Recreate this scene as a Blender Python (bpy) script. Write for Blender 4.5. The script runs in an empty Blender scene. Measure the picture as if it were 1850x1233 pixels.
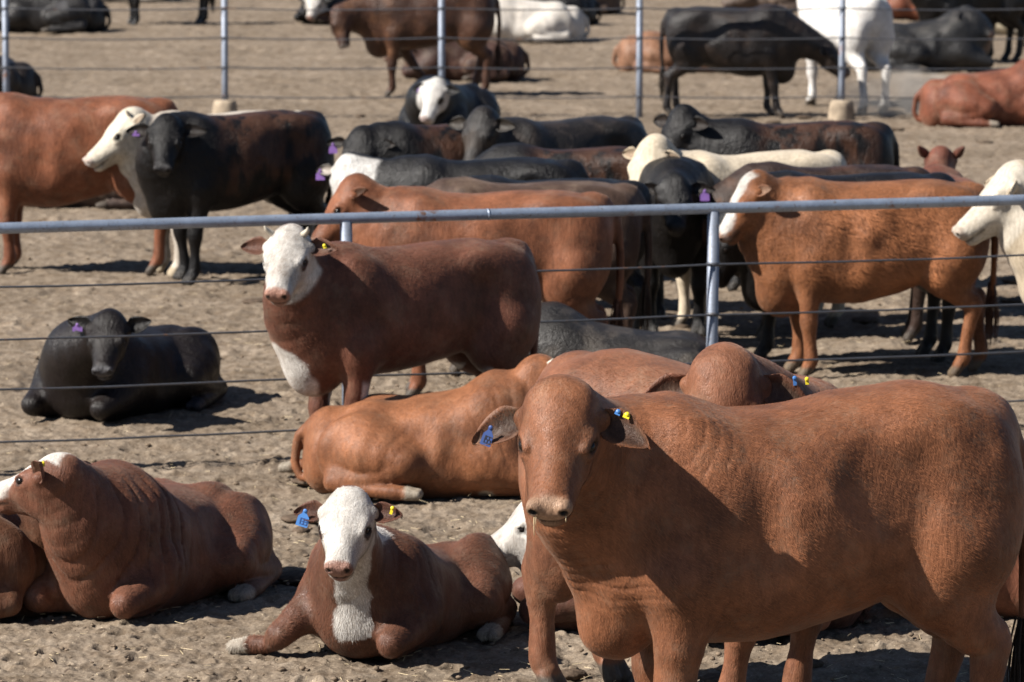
import bpy, math, random
import numpy as np
from mathutils import Vector, Matrix

# ---------------------------------------------------------------- camera, sky, sun, exposure
SC = bpy.context.scene
COL = SC.collection
CAM_H = 3.8
FPX = 8000.0                      # focal length in pixels of the 1850 px wide photograph
PITCH = math.atan(1018.5 / FPX)
cam_d = bpy.data.cameras.new('camera')
cam = bpy.data.objects.new('camera', cam_d)
COL.objects.link(cam)
cam.location = (0, 0, CAM_H)
cam.rotation_euler = (math.pi / 2 - PITCH, 0, 0)
cam_d.sensor_width = 36.0
cam_d.lens = 36.0 * FPX / 1850.0
cam_d.clip_start = 0.5
cam_d.clip_end = 3000
cam_d.dof.use_dof = True
cam_d.dof.focus_distance = 17.0
cam_d.dof.aperture_fstop = 6.8
SC.camera = cam

SUN_EL, SUN_AZ = 41.0, 21.0       # the sun stands to the left, a little on the camera's side
to_sun = Vector((-math.cos(math.radians(SUN_AZ)) * math.cos(math.radians(SUN_EL)),
                 -math.sin(math.radians(SUN_AZ)) * math.cos(math.radians(SUN_EL)),
                 math.sin(math.radians(SUN_EL))))
sun_d = bpy.data.lights.new('sun', 'SUN')
sun_d.energy = 5.0
sun_d.angle = math.radians(0.53)
sun_d.color = (1.0, 0.945, 0.87)
sun = bpy.data.objects.new('sun', sun_d)
COL.objects.link(sun)
sun.rotation_euler = to_sun.to_track_quat('Z', 'Y').to_euler()
sun.location = (0, 0, 30)

W = bpy.data.worlds.new('World')
SC.world = W
W.use_nodes = True
wn = W.node_tree
wn.nodes.clear()
wo = wn.nodes.new('ShaderNodeOutputWorld')
wb = wn.nodes.new('ShaderNodeBackground')
ws = wn.nodes.new('ShaderNodeTexSky')
ws.sky_type = 'NISHITA'
ws.sun_disc = False
ws.sun_elevation = math.radians(SUN_EL)
ws.sun_rotation = math.atan2(to_sun.x, to_sun.y)
ws.air_density = 0.65
ws.dust_density = 0.2
wb.inputs['Strength'].default_value = 0.05
wn.links.new(ws.outputs[0], wb.inputs[0])
wn.links.new(wb.outputs[0], wo.inputs[0])

SC.view_settings.view_transform = 'Standard'
SC.view_settings.look = 'None'
SC.view_settings.exposure = 1.0
SC.view_settings.gamma = 1.0
SC.cycles.diffuse_bounces = 1
SC.render.resolution_x, SC.render.resolution_y = 1024, 682

# ---------------------------------------------------------------- placing by what the photograph shows
cp, sp_ = math.cos(PITCH), math.sin(PITCH)


def ray(u, v):
    a, b = (u - 925.0) / FPX, -(v - 616.5) / FPX
    return np.array([a, cp + b * sp_, -sp_ + b * cp])


def ground(u, v, z=0.0):
    r = ray(u, v)
    t = (z - CAM_H) / r[2]
    return np.array([r[0] * t, r[1] * t, z])


def at(u, v, Y):
    r = ray(u, v)
    t = Y / r[1]
    return np.array([r[0] * t, Y, CAM_H + r[2] * t])


# ---------------------------------------------------------------- numbers: noise
def _hash(ix, iy, iz, seed):
    n = (ix.astype(np.int64) * 374761393 + iy.astype(np.int64) * 668265263 + iz.astype(np.int64) * 2147483647 + seed * 974634777) & 0xffffffff
    n = ((n ^ (n >> 13)) * 1274126177) & 0xffffffff
    n = (n ^ (n >> 16)) & 0xffffffff
    return n.astype(np.float32) / 4294967295.0


def noise3(p, seed=0):
    i = np.floor(p)
    f = p - i
    f = f * f * (3 - 2 * f)
    i = i.astype(np.int64)
    out = 0
    for dx in (0, 1):
        wx = f[..., 0] if dx else 1 - f[..., 0]
        for dy in (0, 1):
            wy = f[..., 1] if dy else 1 - f[..., 1]
            for dz in (0, 1):
                wz = f[..., 2] if dz else 1 - f[..., 2]
                out = out + wx * wy * wz * _hash(i[..., 0] + dx, i[..., 1] + dy, i[..., 2] + dz, seed)
    return out * 2 - 1


def fbm(p, oct=3, seed=0):
    a, s, o = 1.0, 0.0, 0.0
    for k in range(oct):
        o = o + a * noise3(p * (2.03 ** k) + 7.3 * k, seed + k)
        s += a
        a *= 0.5
    return o / s


def sst(a, b, x):
    t = np.clip((x - a) / (b - a), 0, 1)
    return t * t * (3 - 2 * t)


# ---------------------------------------------------------------- distance-field modelling of the animals
class Field:
    """A smooth union of ellipsoids, tapered bars and one torso loft, meshed as ONE surface."""

    def __init__(self):
        self.p = []
        self.lo = np.full(3, 1e9)
        self.hi = np.full(3, -1e9)
        self.mg = 0.12

    def _add(self, fn, lo, hi, k, op):
        self.p.append((fn, lo - k * 1.2 - 0.01, hi + k * 1.2 + 0.01, k, op))
        if op > 0:
            self.lo = np.minimum(self.lo, lo)
            self.hi = np.maximum(self.hi, hi)

    def ell(self, c, r, k=0.05, M=None, op=1, T=None):
        """ellipsoid; T = (matrix 3x3, origin, scale) of a local frame"""
        c = np.array(c, float)
        r = np.array(r, float)
        R = np.eye(3) if M is None else M
        if T is not None:
            TM, TO, TS = T
            c = TM @ (c * TS) + TO
            R = TM @ R
            r = r * TS
        e = np.sqrt(((R * r) ** 2).sum(1))

        def fn(p, c=c, R=R, r=r):
            q = ((p - c) @ R).astype(np.float32)
            k0 = np.sqrt(((q / r) ** 2).sum(1))
            k1 = np.sqrt(((q / (r * r)) ** 2).sum(1)) + 1e-6
            return k0 * (k0 - 1) / k1
        self._add(fn, c - e, c + e, k, op)

    def bar(self, a, b, ra, rb, k=0.04, flat=None, op=1, T=None):
        a = np.array(a, float)
        b = np.array(b, float)
        ax, sc = (None, 1.0) if flat is None else (np.array(flat[0], float), flat[1])
        if T is not None:
            TM, TO, TS = T
            a = TM @ (a * TS) + TO
            b = TM @ (b * TS) + TO
            ra, rb = ra * TS, rb * TS
            if ax is not None:
                ax = TM @ ax
        if ax is not None:
            ax = ax / np.linalg.norm(ax)
        m = max(ra, rb) * max(1.0, 1.0)

        def fn(p, a=a, b=b, ra=ra, rb=rb):
            ab = b - a
            L = (ab * ab).sum() + 1e-9
            t = np.clip(((p - a) @ ab) / L, 0, 1)
            q = p - (a + t[:, None] * ab)
            if ax is None:
                return np.sqrt((q * q).sum(1)) - (ra + (rb - ra) * t)
            y = q @ ax
            q2 = (q * q).sum(1) - y * y
            return (np.sqrt(np.maximum(q2, 0) + (y * sc) ** 2) - (ra + (rb - ra) * t)) / (0.5 + 0.5 * sc)
        lo = np.minimum(a - m, b - m)
        hi = np.maximum(a + m, b + m)
        self._add(fn, lo, hi, k, op)

    def chain(self, pts, rad, k=0.04, k0=None, flat=None, sub=3, T=None):
        """a smooth tube through the joints, merged with hard unions inside, then smoothly to the rest"""
        P = np.array(pts, float)
        Rr = np.array(rad, float)
        if T is not None:
            TM, TO, TS = T
            P = (P * TS) @ TM.T + TO
            Rr = Rr * TS
        n = len(P)
        Q, S = [], []
        for i in range(n - 1):
            p0, p1, p2, p3 = P[max(i - 1, 0)], P[i], P[i + 1], P[min(i + 2, n - 1)]
            for j in range(sub):
                t = j / sub
                tt = t * t
                t3 = tt * t
                q = 0.5 * ((2 * p1) + (-p0 + p2) * t + (2 * p0 - 5 * p1 + 4 * p2 - p3) * tt + (-p0 + 3 * p1 - 3 * p2 + p3) * t3)
                lin = p1 + (p2 - p1) * t
                q = 0.55 * q + 0.45 * lin
                Q.append(q)
                s = t * t * (3 - 2 * t)
                S.append(Rr[i] + (Rr[i + 1] - Rr[i]) * s)
        Q.append(P[-1])
        S.append(Rr[-1])
        Q = np.array(Q)
        S = np.array(S)
        ax, sc = (None, 1.0) if flat is None else (np.array(flat[0], float) / np.linalg.norm(flat[0]), flat[1])

        def fn(p):
            out = None
            for i in range(len(Q) - 1):
                a, b = Q[i], Q[i + 1]
                ab = b - a
                L = (ab * ab).sum() + 1e-9
                t = np.clip(((p - a) @ ab) / L, 0, 1)
                q = p - (a + t[:, None] * ab)
                rr = S[i] + (S[i + 1] - S[i]) * t
                if ax is None:
                    d = np.sqrt((q * q).sum(1)) - rr
                else:
                    y = q @ ax
                    q2 = (q * q).sum(1) - y * y
                    d = (np.sqrt(np.maximum(q2, 0) + (y * sc) ** 2) - rr) / (0.5 + 0.5 * sc)
                out = d if out is None else np.minimum(out, d)
            return out
        m = S.max()
        self._add(fn, Q.min(0) - m, Q.max(0) + m, k, 1)

    def loft(self, tab, cap0, cap1, k=0.05, pw=2.4):
        """torso: rows of (x, z top, z bottom, half width, height of the widest point 0..1)"""
        tb = np.array(tab, float)
        xs = np.linspace(tb[0, 0], tb[-1, 0], 60)
        # smooth interpolation of the table
        rows = [np.interp(xs, tb[:, 0], tb[:, c]) for c in range(1, 5)]
        ker = np.hanning(13)[1:-1]
        ker /= ker.sum()
        pad = len(ker) // 2
        rows = [np.convolve(np.pad(r, pad, mode='reflect', reflect_type='odd'), ker, 'valid') for r in rows]
        x0, x1 = xs[0], xs[-1]

        def fn(p):
            x, y, z = p[:, 0], p[:, 1], p[:, 2]
            xt = np.clip(x, x0, x1)
            zt, zb, w, q = [np.interp(xt, xs, r) for r in rows]
            zc = zb + (zt - zb) * q
            hh = np.where(z > zc, zt - zc, zc - zb)
            dz = np.abs(z - zc) / hh
            dy = np.abs(y) / w
            ex = np.where(x < x0, (x0 - x) / cap0, np.where(x > x1, (x - x1) / cap1, 0))
            r = (dz ** pw + dy ** pw + 1e-9) ** (1 / pw)
            r = np.sqrt(r * r + ex * ex)
            return (r - 1) * np.minimum(np.minimum(w, hh), 0.35) * 0.9
        lo = np.array([x0 - cap0, -tb[:, 3].max(), tb[:, 2].min()])
        hi = np.array([x1 + cap1, tb[:, 3].max(), tb[:, 1].max()])
        self._add(fn, lo, hi, k, 1)

    def disp(self, fn):
        self.p.append((fn, None, None, 0, 0))

    def __call__(self, p):
        d = np.full(len(p), 1.0)
        for fn, lo, hi, k, op in self.p:
            if op == 0:
                d = d + fn(p)
                continue
            if op > 0:
                # far outside the part it cannot change anything but must still bound the distance
                m = ((p > lo - self.mg) & (p < hi + self.mg)).all(1)
            else:
                m = ((p > lo) & (p < hi)).all(1)
            if not m.any():
                continue
            e = fn(p[m])
            a = d[m]
            if op > 0:
                h = np.maximum(k - np.abs(a - e), 0) / max(k, 1e-6)
                d[m] = np.minimum(a, e) - h * h * k * 0.25
            else:
                e = -e
                h = np.maximum(k - np.abs(a - e), 0) / max(k, 1e-6)
                d[m] = np.maximum(a, e) + h * h * k * 0.25
        return d

    def mesh(self, h, zmin=None):
        lo = self.lo - 0.06
        hi = self.hi + 0.06
        if zmin is not None:
            lo[2] = max(lo[2], zmin)
        B = 6
        self.mg = max(0.06, B * h * 1.15)
        nb = np.ceil((hi - lo) / (h * B)).astype(int) + 1
        n = nb * B
        cc = [lo[a] + (np.arange(nb[a]) * B + (B - 1) / 2) * h for a in range(3)]
        G = np.stack(np.meshgrid(*cc, indexing='ij'), -1).reshape(-1, 3)
        dc = self(G)
        keep = np.abs(dc) < B * h * 1.6 + 0.02
        D = np.repeat(np.repeat(np.repeat(np.where(dc < 0, -1.0, 1.0).reshape(nb), B, 0), B, 1), B, 2).astype(np.float32)
        kb = np.argwhere(keep.reshape(nb)) * B
        off = np.stack(np.meshgrid(*[np.arange(B)] * 3, indexing='ij'), -1).reshape(-1, 3)
        for s in range(0, len(kb), 3000):
            idx = (kb[s:s + 3000, None, :] + off[None]).reshape(-1, 3)
            D[idx[:, 0], idx[:, 1], idx[:, 2]] = self(lo + idx * h)
        S = D < 0
        c = np.zeros(n - 1, np.uint8)
        for dx in (0, 1):
            for dy in (0, 1):
                for dz in (0, 1):
                    c += S[dx:n[0] - 1 + dx, dy:n[1] - 1 + dy, dz:n[2] - 1 + dz]
        act = np.argwhere((c > 0) & (c < 8))
        cid = np.full(n - 1, -1, np.int32)
        cid[act[:, 0], act[:, 1], act[:, 2]] = np.arange(len(act))
        acc = np.zeros((len(act), 3))
        cnt = np.zeros(len(act))
        for ax in range(3):
            o1, o2 = [a for a in range(3) if a != ax]
            for i in (0, 1):
                for j in (0, 1):
                    a = np.zeros(3, int)
                    a[o1], a[o2] = i, j
                    b = a.copy()
                    b[ax] = 1
                    A, Bq = act + a, act + b
                    da, db = D[A[:, 0], A[:, 1], A[:, 2]], D[Bq[:, 0], Bq[:, 1], Bq[:, 2]]
                    m = (da < 0) != (db < 0)
                    t = np.where(m, da / np.where(da == db, 1, da - db), 0)
                    P = A + t[:, None] * (b - a)
                    acc[m] += P[m]
                    cnt[m] += 1
        V = lo + acc / cnt[:, None] * h
        F = []
        for ax in range(3):
            o1, o2 = (ax + 1) % 3, (ax + 2) % 3
            sl0 = [slice(1, None)] * 3
            sl1 = [slice(1, None)] * 3
            sl0[ax], sl1[ax] = slice(0, -1), slice(1, None)
            E = np.argwhere(S[tuple(sl0)] != S[tuple(sl1)])
            E = E + 1
            E[:, ax] -= 1
            ok = (E[:, o1] < n[o1] - 1) & (E[:, o2] < n[o2] - 1) & (E[:, ax] < n[ax] - 1)
            E = E[ok]
            q = []
            for (i, j) in ((-1, -1), (0, -1), (0, 0), (-1, 0)):
                e = E.copy()
                e[:, o1] += i
                e[:, o2] += j
                q.append(cid[e[:, 0], e[:, 1], e[:, 2]])
            q = np.stack(q, 1)
            okq = (q >= 0).all(1)
            q = q[okq]
            E = E[okq]
            ins = S[E[:, 0], E[:, 1], E[:, 2]]
            q[~ins] = q[~ins][:, ::-1]
            F.append(q)
        F = np.concatenate(F)
        for _ in range(2):
            e = h * 0.3
            d0 = self(V)
            g = np.stack([self(V + e * np.eye(3)[a]) - d0 for a in range(3)], 1) / e
            g2 = np.maximum((g * g).sum(1), 0.15)
            st = np.clip(d0 / g2, -h * 0.6, h * 0.6)
            V = V - g * st[:, None]
        return V, F


def new_mesh(name, V, F, mat, parent=None, col=None, smooth=True, extra=None):
    me = bpy.data.meshes.new(name)
    V = np.asarray(V, np.float32)
    if isinstance(F, np.ndarray):
        k = F.shape[1]
        me.vertices.add(len(V))
        me.vertices.foreach_set('co', V.ravel())
        me.loops.add(F.size)
        me.loops.foreach_set('vertex_index', F.astype(np.int32).ravel())
        me.polygons.add(len(F))
        me.polygons.foreach_set('loop_start', (np.arange(len(F)) * k).astype(np.int32))
        me.polygons.foreach_set('loop_total', np.full(len(F), k, np.int32))
        me.update(calc_edges=True)
    else:
        me.from_pydata([tuple(map(float, v)) for v in V], [], F)
    if smooth:
        me.polygons.foreach_set('use_smooth', np.ones(len(me.polygons), bool))
    if col is not None:
        a = me.color_attributes.new('Col', 'FLOAT_COLOR', 'POINT')
        c4 = np.ones((len(V), 4), np.float32)
        c4[:, :col.shape[1]] = col
        a.data.foreach_set('color', c4.ravel())
    me.materials.append(mat)
    me.validate()
    o = bpy.data.objects.new(name, me)
    COL.objects.link(o)
    if parent is not None:
        o.parent = parent
    return o


def empty(name, loc, rz=0.0, label=None, cat=None, group=None):
    o = bpy.data.objects.new(name, None)
    o.empty_display_size = 0.2
    COL.objects.link(o)
    o.location = tuple(loc)
    o.rotation_euler = (0, 0, rz)
    if label:
        o['label'] = label
    if cat:
        o['category'] = cat
    if group:
        o['group'] = group
    return o


# ---------------------------------------------------------------- materials
def mat_base(name):
    m = bpy.data.materials.new(name)
    m.use_nodes = True
    nt = m.node_tree
    b = nt.nodes['Principled BSDF']
    return m, nt, b


def N(nt, t, **kw):
    n = nt.nodes.new(t)
    for k, v in kw.items():
        if k in n.inputs:
            n.inputs[k].default_value = v
        else:
            setattr(n, k, v)
    return n


def mixc(nt, fac, a, b, blend='MIX'):
    n = nt.nodes.new('ShaderNodeMix')
    n.data_type = 'RGBA'
    n.blend_type = blend
    for sock, val in ((n.inputs['Factor'], fac), (n.inputs['A'], a), (n.inputs['B'], b)):
        pass
    ins = [n.inputs[0], n.inputs[6], n.inputs[7]]
    for s, val in zip(ins, (fac, a, b)):
        if isinstance(val, bpy.types.NodeSocket):
            nt.links.new(val, s)
        elif isinstance(val, (int, float)):
            s.default_value = val
        else:
            s.default_value = (*val[:3], 1)
    return n.outputs[2]


def ramp(nt, inp, a, b):
    n = nt.nodes.new('ShaderNodeMapRange')
    n.inputs['From Min'].default_value = a
    n.inputs['From Max'].default_value = b
    nt.links.new(inp, n.inputs['Value'])
    return n.outputs[0]


def coat_material(name, rough=0.62, sheen=0.25, sheen_col=(0.9, 0.75, 0.6), spec=0.25, fur=0.5, shag=0.0, dirt=0.35,
                  dirt_col=(0.30, 0.22, 0.15), shag_col=None, vary=0.42, scl=1.0, tone=0.80):
    """hide: the coat's own colour comes from the mesh; fine hair, cowlicks, dust and mud are procedural"""
    m, nt, b = mat_base(name)
    L = nt.links.new
    tc = N(nt, 'ShaderNodeTexCoord')
    at_ = N(nt, 'ShaderNodeAttribute', attribute_name='Col')
    # hair lies back and down: stretch the noise that way
    mp = N(nt, 'ShaderNodeMapping')
    mp.inputs['Scale'].default_value = (38 * scl, 60 * scl, 11 * scl)
    mp.inputs['Rotation'].default_value = (0, math.radians(22), 0)
    L(tc.outputs['Object'], mp.inputs[0])
    big = N(nt, 'ShaderNodeTexNoise', Scale=2.4, Detail=3.0, Roughness=0.55)
    L(tc.outputs['Object'], big.inputs['Vector'])
    wv = N(nt, 'ShaderNodeVectorMath', operation='MULTIPLY_ADD')
    wv.inputs[1].default_value = (5, 5, 5)
    L(big.outputs['Color'], wv.inputs[0])
    L(mp.outputs[0], wv.inputs[2])
    hair = N(nt, 'ShaderNodeTexNoise', Scale=1.0, Detail=4.0, Roughness=0.7)
    L(wv.outputs[0], hair.inputs['Vector'])
    mp2 = N(nt, 'ShaderNodeMapping')
    mp2.inputs['Scale'].default_value = (190 * scl, 260 * scl, 50 * scl)
    mp2.inputs['Rotation'].default_value = (0, math.radians(30), 0)
    L(tc.outputs['Object'], mp2.inputs[0])
    wv2 = N(nt, 'ShaderNodeVectorMath', operation='MULTIPLY_ADD')
    wv2.inputs[1].default_value = (16, 16, 16)
    L(big.outputs['Color'], wv2.inputs[0])
    L(mp2.outputs[0], wv2.inputs[2])
    fine = N(nt, 'ShaderNodeTexNoise', Scale=1.0, Detail=2.0, Roughness=0.6)
    L(wv2.outputs[0], fine.inputs['Vector'])
    pat = N(nt, 'ShaderNodeTexNoise', Scale=4.6, Detail=5.0, Roughness=0.62)
    L(tc.outputs['Object'], pat.inputs['Vector'])
    c = mixc(nt, 1.0, at_.outputs['Color'], (tone,) * 3, 'MULTIPLY')
    v1 = ramp(nt, pat.outputs['Fac'], 0.36, 0.66)
    dark = mixc(nt, 1.0, c, (1 - vary, 1 - vary * 1.08, 1 - vary * 1.12), 'MULTIPLY')
    lite = mixc(nt, 1.0, c, (1 + vary * 0.55,) * 3, 'MULTIPLY')
    c = mixc(nt, v1, dark, lite)
    hv = ramp(nt, hair.outputs['Fac'], 0.34, 0.68)
    dk = mixc(nt, 1.0, c, (0.62, 0.60, 0.58), 'MULTIPLY')
    c = mixc(nt, hv, dk, c)
    fv = ramp(nt, fine.outputs['Fac'], 0.35, 0.65)
    dk2 = mixc(nt, 1.0, c, (0.84, 0.83, 0.82), 'MULTIPLY')
    c = mixc(nt, fv, dk2, c)
    # dust on the back and mud towards the knees and the belly of animals that lie down
    dn = N(nt, 'ShaderNodeTexNoise', Scale=7.0, Detail=6.0, Roughness=0.7)
    L(tc.outputs['Object'], dn.inputs['Vector'])
    dv = ramp(nt, dn.outputs['Fac'], 0.50, 0.74)
    dm = N(nt, 'ShaderNodeMath', operation='MULTIPLY')
    L(dv, dm.inputs[0])
    dm.inputs[1].default_value = dirt
    c = mixc(nt, dm.outputs[0], c, dirt_col)
    if shag > 0:
        sm = N(nt, 'ShaderNodeMapping')
        sm.inputs['Scale'].default_value = (17, 20, 4.0)
        L(tc.outputs['Object'], sm.inputs[0])
        sw = N(nt, 'ShaderNodeVectorMath', operation='MULTIPLY_ADD')
        sw.inputs[1].default_value = (4.5, 4.5, 4.5)
        L(pat.outputs['Color'], sw.inputs[0])
        L(sm.outputs[0], sw.inputs[2])
        sn = N(nt, 'ShaderNodeTexNoise', Scale=1.0, Detail=3.0, Roughness=0.6)
        L(sw.outputs[0], sn.inputs['Vector'])
        # the woolly patch on the ribs
        msk = N(nt, 'ShaderNodeTexNoise', Scale=1.7, Detail=2.0)
        L(tc.outputs['Object'], msk.inputs['Vector'])
        mk = ramp(nt, msk.outputs['Fac'], 0.40, 0.56)
        if shag_col is not None:
            sr = ramp(nt, sn.outputs['Fac'], 0.44, 0.60)
            mu = N(nt, 'ShaderNodeMath', operation='MULTIPLY')
            L(sr, mu.inputs[0])
            L(mk, mu.inputs[1])
            at2 = N(nt, 'ShaderNodeMath', operation='MULTIPLY')
            L(mu.outputs[0], at2.inputs[0])
            at2.inputs[1].default_value = 0.85
            c = mixc(nt, at2.outputs[0], c, shag_col)
    L(c, b.inputs['Base Color'])
    b.inputs['Roughness'].default_value = rough
    b.inputs['Specular IOR Level'].default_value = spec
    b.inputs['Sheen Weight'].default_value = sheen
    b.inputs['Sheen Roughness'].default_value = 0.45
    b.inputs['Sheen Tint'].default_value = (*sheen_col, 1)
    b1 = N(nt, 'ShaderNodeBump', Strength=0.9 * fur, Distance=0.016)
    L(hair.outputs['Fac'], b1.inputs['Height'])
    b2 = N(nt, 'ShaderNodeBump', Strength=0.5 * fur, Distance=0.004)
    L(fine.outputs['Fac'], b2.inputs['Height'])
    L(b1.outputs[0], b2.inputs['Normal'])
    last = b2
    if shag > 0:
        b3 = N(nt, 'ShaderNodeBump', Strength=shag, Distance=0.045)
        L(sn.outputs['Fac'], b3.inputs['Height'])
        L(b2.outputs[0], b3.inputs['Normal'])
        last = b3
    L(last.outputs[0], b.inputs['Normal'])
    return m


def plain(name, col, rough=0.5, spec=0.5, metal=0.0, noise=0.0, nscale=20.0, bump=0.0):
    m, nt, b = mat_base(name)
    b.inputs['Roughness'].default_value = rough
    b.inputs['Specular IOR Level'].default_value = spec
    b.inputs['Metallic'].default_value = metal
    tc = N(nt, 'ShaderNodeTexCoord')
    n = N(nt, 'ShaderNodeTexNoise', Scale=nscale, Detail=4.0)
    nt.links.new(tc.outputs['Object'], n.inputs['Vector'])
    lo = tuple(c * (1 - noise) for c in col)
    hi = tuple(min(c * (1 + noise), 1) for c in col)
    nt.links.new(mixc(nt, ramp(nt, n.outputs['Fac'], 0.3, 0.7), lo, hi), b.inputs['Base Color'])
    if bump:
        bb = N(nt, 'ShaderNodeBump', Strength=bump, Distance=0.01)
        nt.links.new(n.outputs['Fac'], bb.inputs['Height'])
        nt.links.new(bb.outputs[0], b.inputs['Normal'])
    return m


M_RED = coat_material('red_coat', rough=0.58, sheen=0.12, spec=.26, fur=0.5, dirt=0.25, sheen_col=(1, .72, .55))
M_ORANGE = coat_material('orange_coat', rough=0.56, sheen=0.12, spec=.26, fur=0.4, dirt=0.2, sheen_col=(1, .75, .55))
M_SHAG = coat_material('shaggy_red_coat', rough=0.62, sheen=0.1, fur=0.5, shag=0.4, dirt=0.15)
M_BLACK = coat_material('black_coat', rough=0.40, sheen=0.0, sheen_col=(.8, .85, 1), spec=0.30, fur=0.9, dirt=0.16, dirt_col=(0.05, 0.042, 0.038), vary=0.3)
M_BLACKSHAG = coat_material('sunburnt_black_coat', rough=0.45, sheen=0.0, spec=0.28, fur=0.8, shag=0.3, dirt=0.12, dirt_col=(0.05, 0.036, 0.026), shag_col=None)
M_WHITE = coat_material('pale_coat', rough=0.7, sheen=0.15, sheen_col=(1, 1, 1), fur=0.35, dirt=0.25, dirt_col=(0.50, 0.40, 0.27), vary=0.12, tone=.92)
M_EYE = plain('eye', (0.010, 0.007, 0.006), rough=0.22, spec=0.3)
M_HORN = plain('horn', (0.45, 0.40, 0.32), rough=0.4, noise=0.3)
M_BLUE = plain('blue_plastic', (0.06, 0.19, 0.48), rough=0.4, noise=0.08)
M_NAVY = plain('dark_blue_plastic', (0.03, 0.06, 0.19), rough=0.4, noise=0.08)
M_PURPLE = plain('purple_plastic', (0.26, 0.14, 0.42), rough=0.4, noise=0.08)
M_YELLOW = plain('yellow_plastic', (0.85, 0.68, 0.03), rough=0.4, noise=0.05)
M_GREEN = plain('green_plastic', (0.03, 0.5, 0.15), rough=0.4)
M_INK = plain('tag_ink', (0.01, 0.012, 0.03), rough=0.6)
M_INKL = plain('pale_tag_ink', (0.03, 0.08, 0.25), rough=0.6)
def hair_material():
    m, nt, b = mat_base('coat_hair')
    L = nt.links.new
    tc = N(nt, 'ShaderNodeTexCoord')
    at_ = N(nt, 'ShaderNodeAttribute', attribute_name='Col')
    pat = N(nt, 'ShaderNodeTexNoise', Scale=4.6, Detail=5.0, Roughness=0.62)
    L(tc.outputs['Object'], pat.inputs['Vector'])
    c = mixc(nt, 1.0, at_.outputs['Color'], (.84,) * 3, 'MULTIPLY')
    c = mixc(nt, ramp(nt, pat.outputs['Fac'], .36, .66), mixc(nt, 1.0, c, (.74, .72, .70), 'MULTIPLY'), mixc(nt, 1.0, c, (1.2, 1.2, 1.2), 'MULTIPLY'))
    L(c, b.inputs['Base Color'])
    b.inputs['Roughness'].default_value = .46
    b.inputs['Specular IOR Level'].default_value = .28
    return m


M_HAIR = hair_material()
M_SWITCH = coat_material('tail_hair', rough=0.5, sheen=0.1, fur=0.6, dirt=0.1, spec=0.3)
# ---------------------------------------------------------------- cattle
TORSO = {
    'stand': [(-0.60, 1.235, 0.80, 0.20, .60), (-0.45, 1.275, 0.69, 0.255, .58), (-0.2, 1.27, 0.61, 0.30, .52), (0.08, 1.25, 0.56, 0.335, .48),
              (0.32, 1.26, 0.545, 0.305, .48), (0.52, 1.25, 0.58, 0.23, .48)],
    'lie': [(-0.60, 0.45, -0.06, 0.28, .42), (-0.45, 0.51, -0.06, 0.33, .42), (-0.2, 0.545, -0.06, 0.385, .42), (0.08, 0.585, -0.06, 0.395, .42),
            (0.32, 0.65, -0.05, 0.335, .45), (0.52, 0.65, 0.0, 0.25, .45)],
}


def rotz(a):
    c, s = math.cos(a), math.sin(a)
    return np.array([[c, -s, 0], [s, c, 0], [0, 0, 1.0]])


def roty(a):
    c, s = math.cos(a), math.sin(a)
    return np.array([[c, 0, s], [0, 1.0, 0], [-s, 0, c]])


def head_frame(yaw, pitch, roll):
    cy, sy, ct, st = math.cos(yaw), math.sin(yaw), math.cos(pitch), math.sin(pitch)
    f = np.array([ct * cy, ct * sy, -st])
    l = np.array([-sy, cy, 0])
    u = np.cross(f, l)
    cr, sr = math.cos(roll), math.sin(roll)
    return np.stack([f, l * cr + u * sr, -l * sr + u * cr], 1)


KX = .88                       # length of the face


def add_head(F, T, zebu, fine):
    W = 1.13

    class _F:
        def ell(_, c, r, k=.05, op=1, T=None):
            F.ell((c[0] * KX, c[1], c[2]), (r[0] * KX, r[1], r[2]), k, op=op, T=T)

        def bar(_, a, b, ra, rb, k=.04, op=1, T=None):
            F.bar((a[0] * KX, a[1], a[2]), (b[0] * KX, b[1], b[2]), ra, rb, k, op=op, T=T)
    G = _F()
    G.ell((.075, 0, -.08), (.105, .110 * W, .09), .06, T=T)
    G.ell((.135, 0, -.062), (.10, .100 * W, .058), .05, T=T)
    if zebu:
        G.ell((.02, 0, .0), (.10, .100 * W, .075), .05, T=T)
        G.ell((.10, 0, -.012), (.095, .085 * W, .048), .05, T=T)
    else:
        G.ell((.005, 0, -.02), (.06, .085, .048), .04, T=T)
    for s in (1, -1):
        G.ell((.160, s * .090, -.050), (.050, .032, .034), .04, T=T)
        G.ell((.135, s * .055, -.145), (.115, .046, .095), .05, T=T)
        G.bar((.2, s * .036, -.115), (.38, s * .028, -.115), .064, .045, .05, T=T)
        G.bar((.035, s * .09, -.055), (.035, s * .130, -.058), .034, .022, .04, T=T)
    G.bar((.15, 0, -.078), (.39, 0, -.085), .077, .047, .05, T=T)
    G.ell((.42, 0, -.10), (.054, .067, .048), .035, T=T)
    G.bar((.18, 0, -.185), (.39, 0, -.160), .052, .036, .04, T=T)
    G.ell((.405, 0, -.162), (.046, .052, .027), .025, T=T)
    if fine:
        for s in (1, -1):
            G.ell((.452, s * .045, -.080), (.034, .027, .028), .02, T=T)
            G.ell((.486, s * .050, -.080), (.028, .015, .012), .012, op=-1, T=T)
            G.ell((.178, s * .119, -.050), (.027, .020, .019), .015, op=-1, T=T)
            G.bar((.135, s * .104, -.030), (.212, s * .094, -.034), .014, .010, .02, T=T)
            G.bar((.145, s * .116, -.074), (.212, s * .106, -.072), .010, .008, .02, T=T)
        for s in (1, -1):
            G.bar((.465, 0, -.140), (.40, s * .062, -.140), .006, .005, .008, op=-1, T=T)
            G.bar((.40, s * .066, -.140), (.31, s * .078, -.149), .005, .004, .008, op=-1, T=T)


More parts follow.
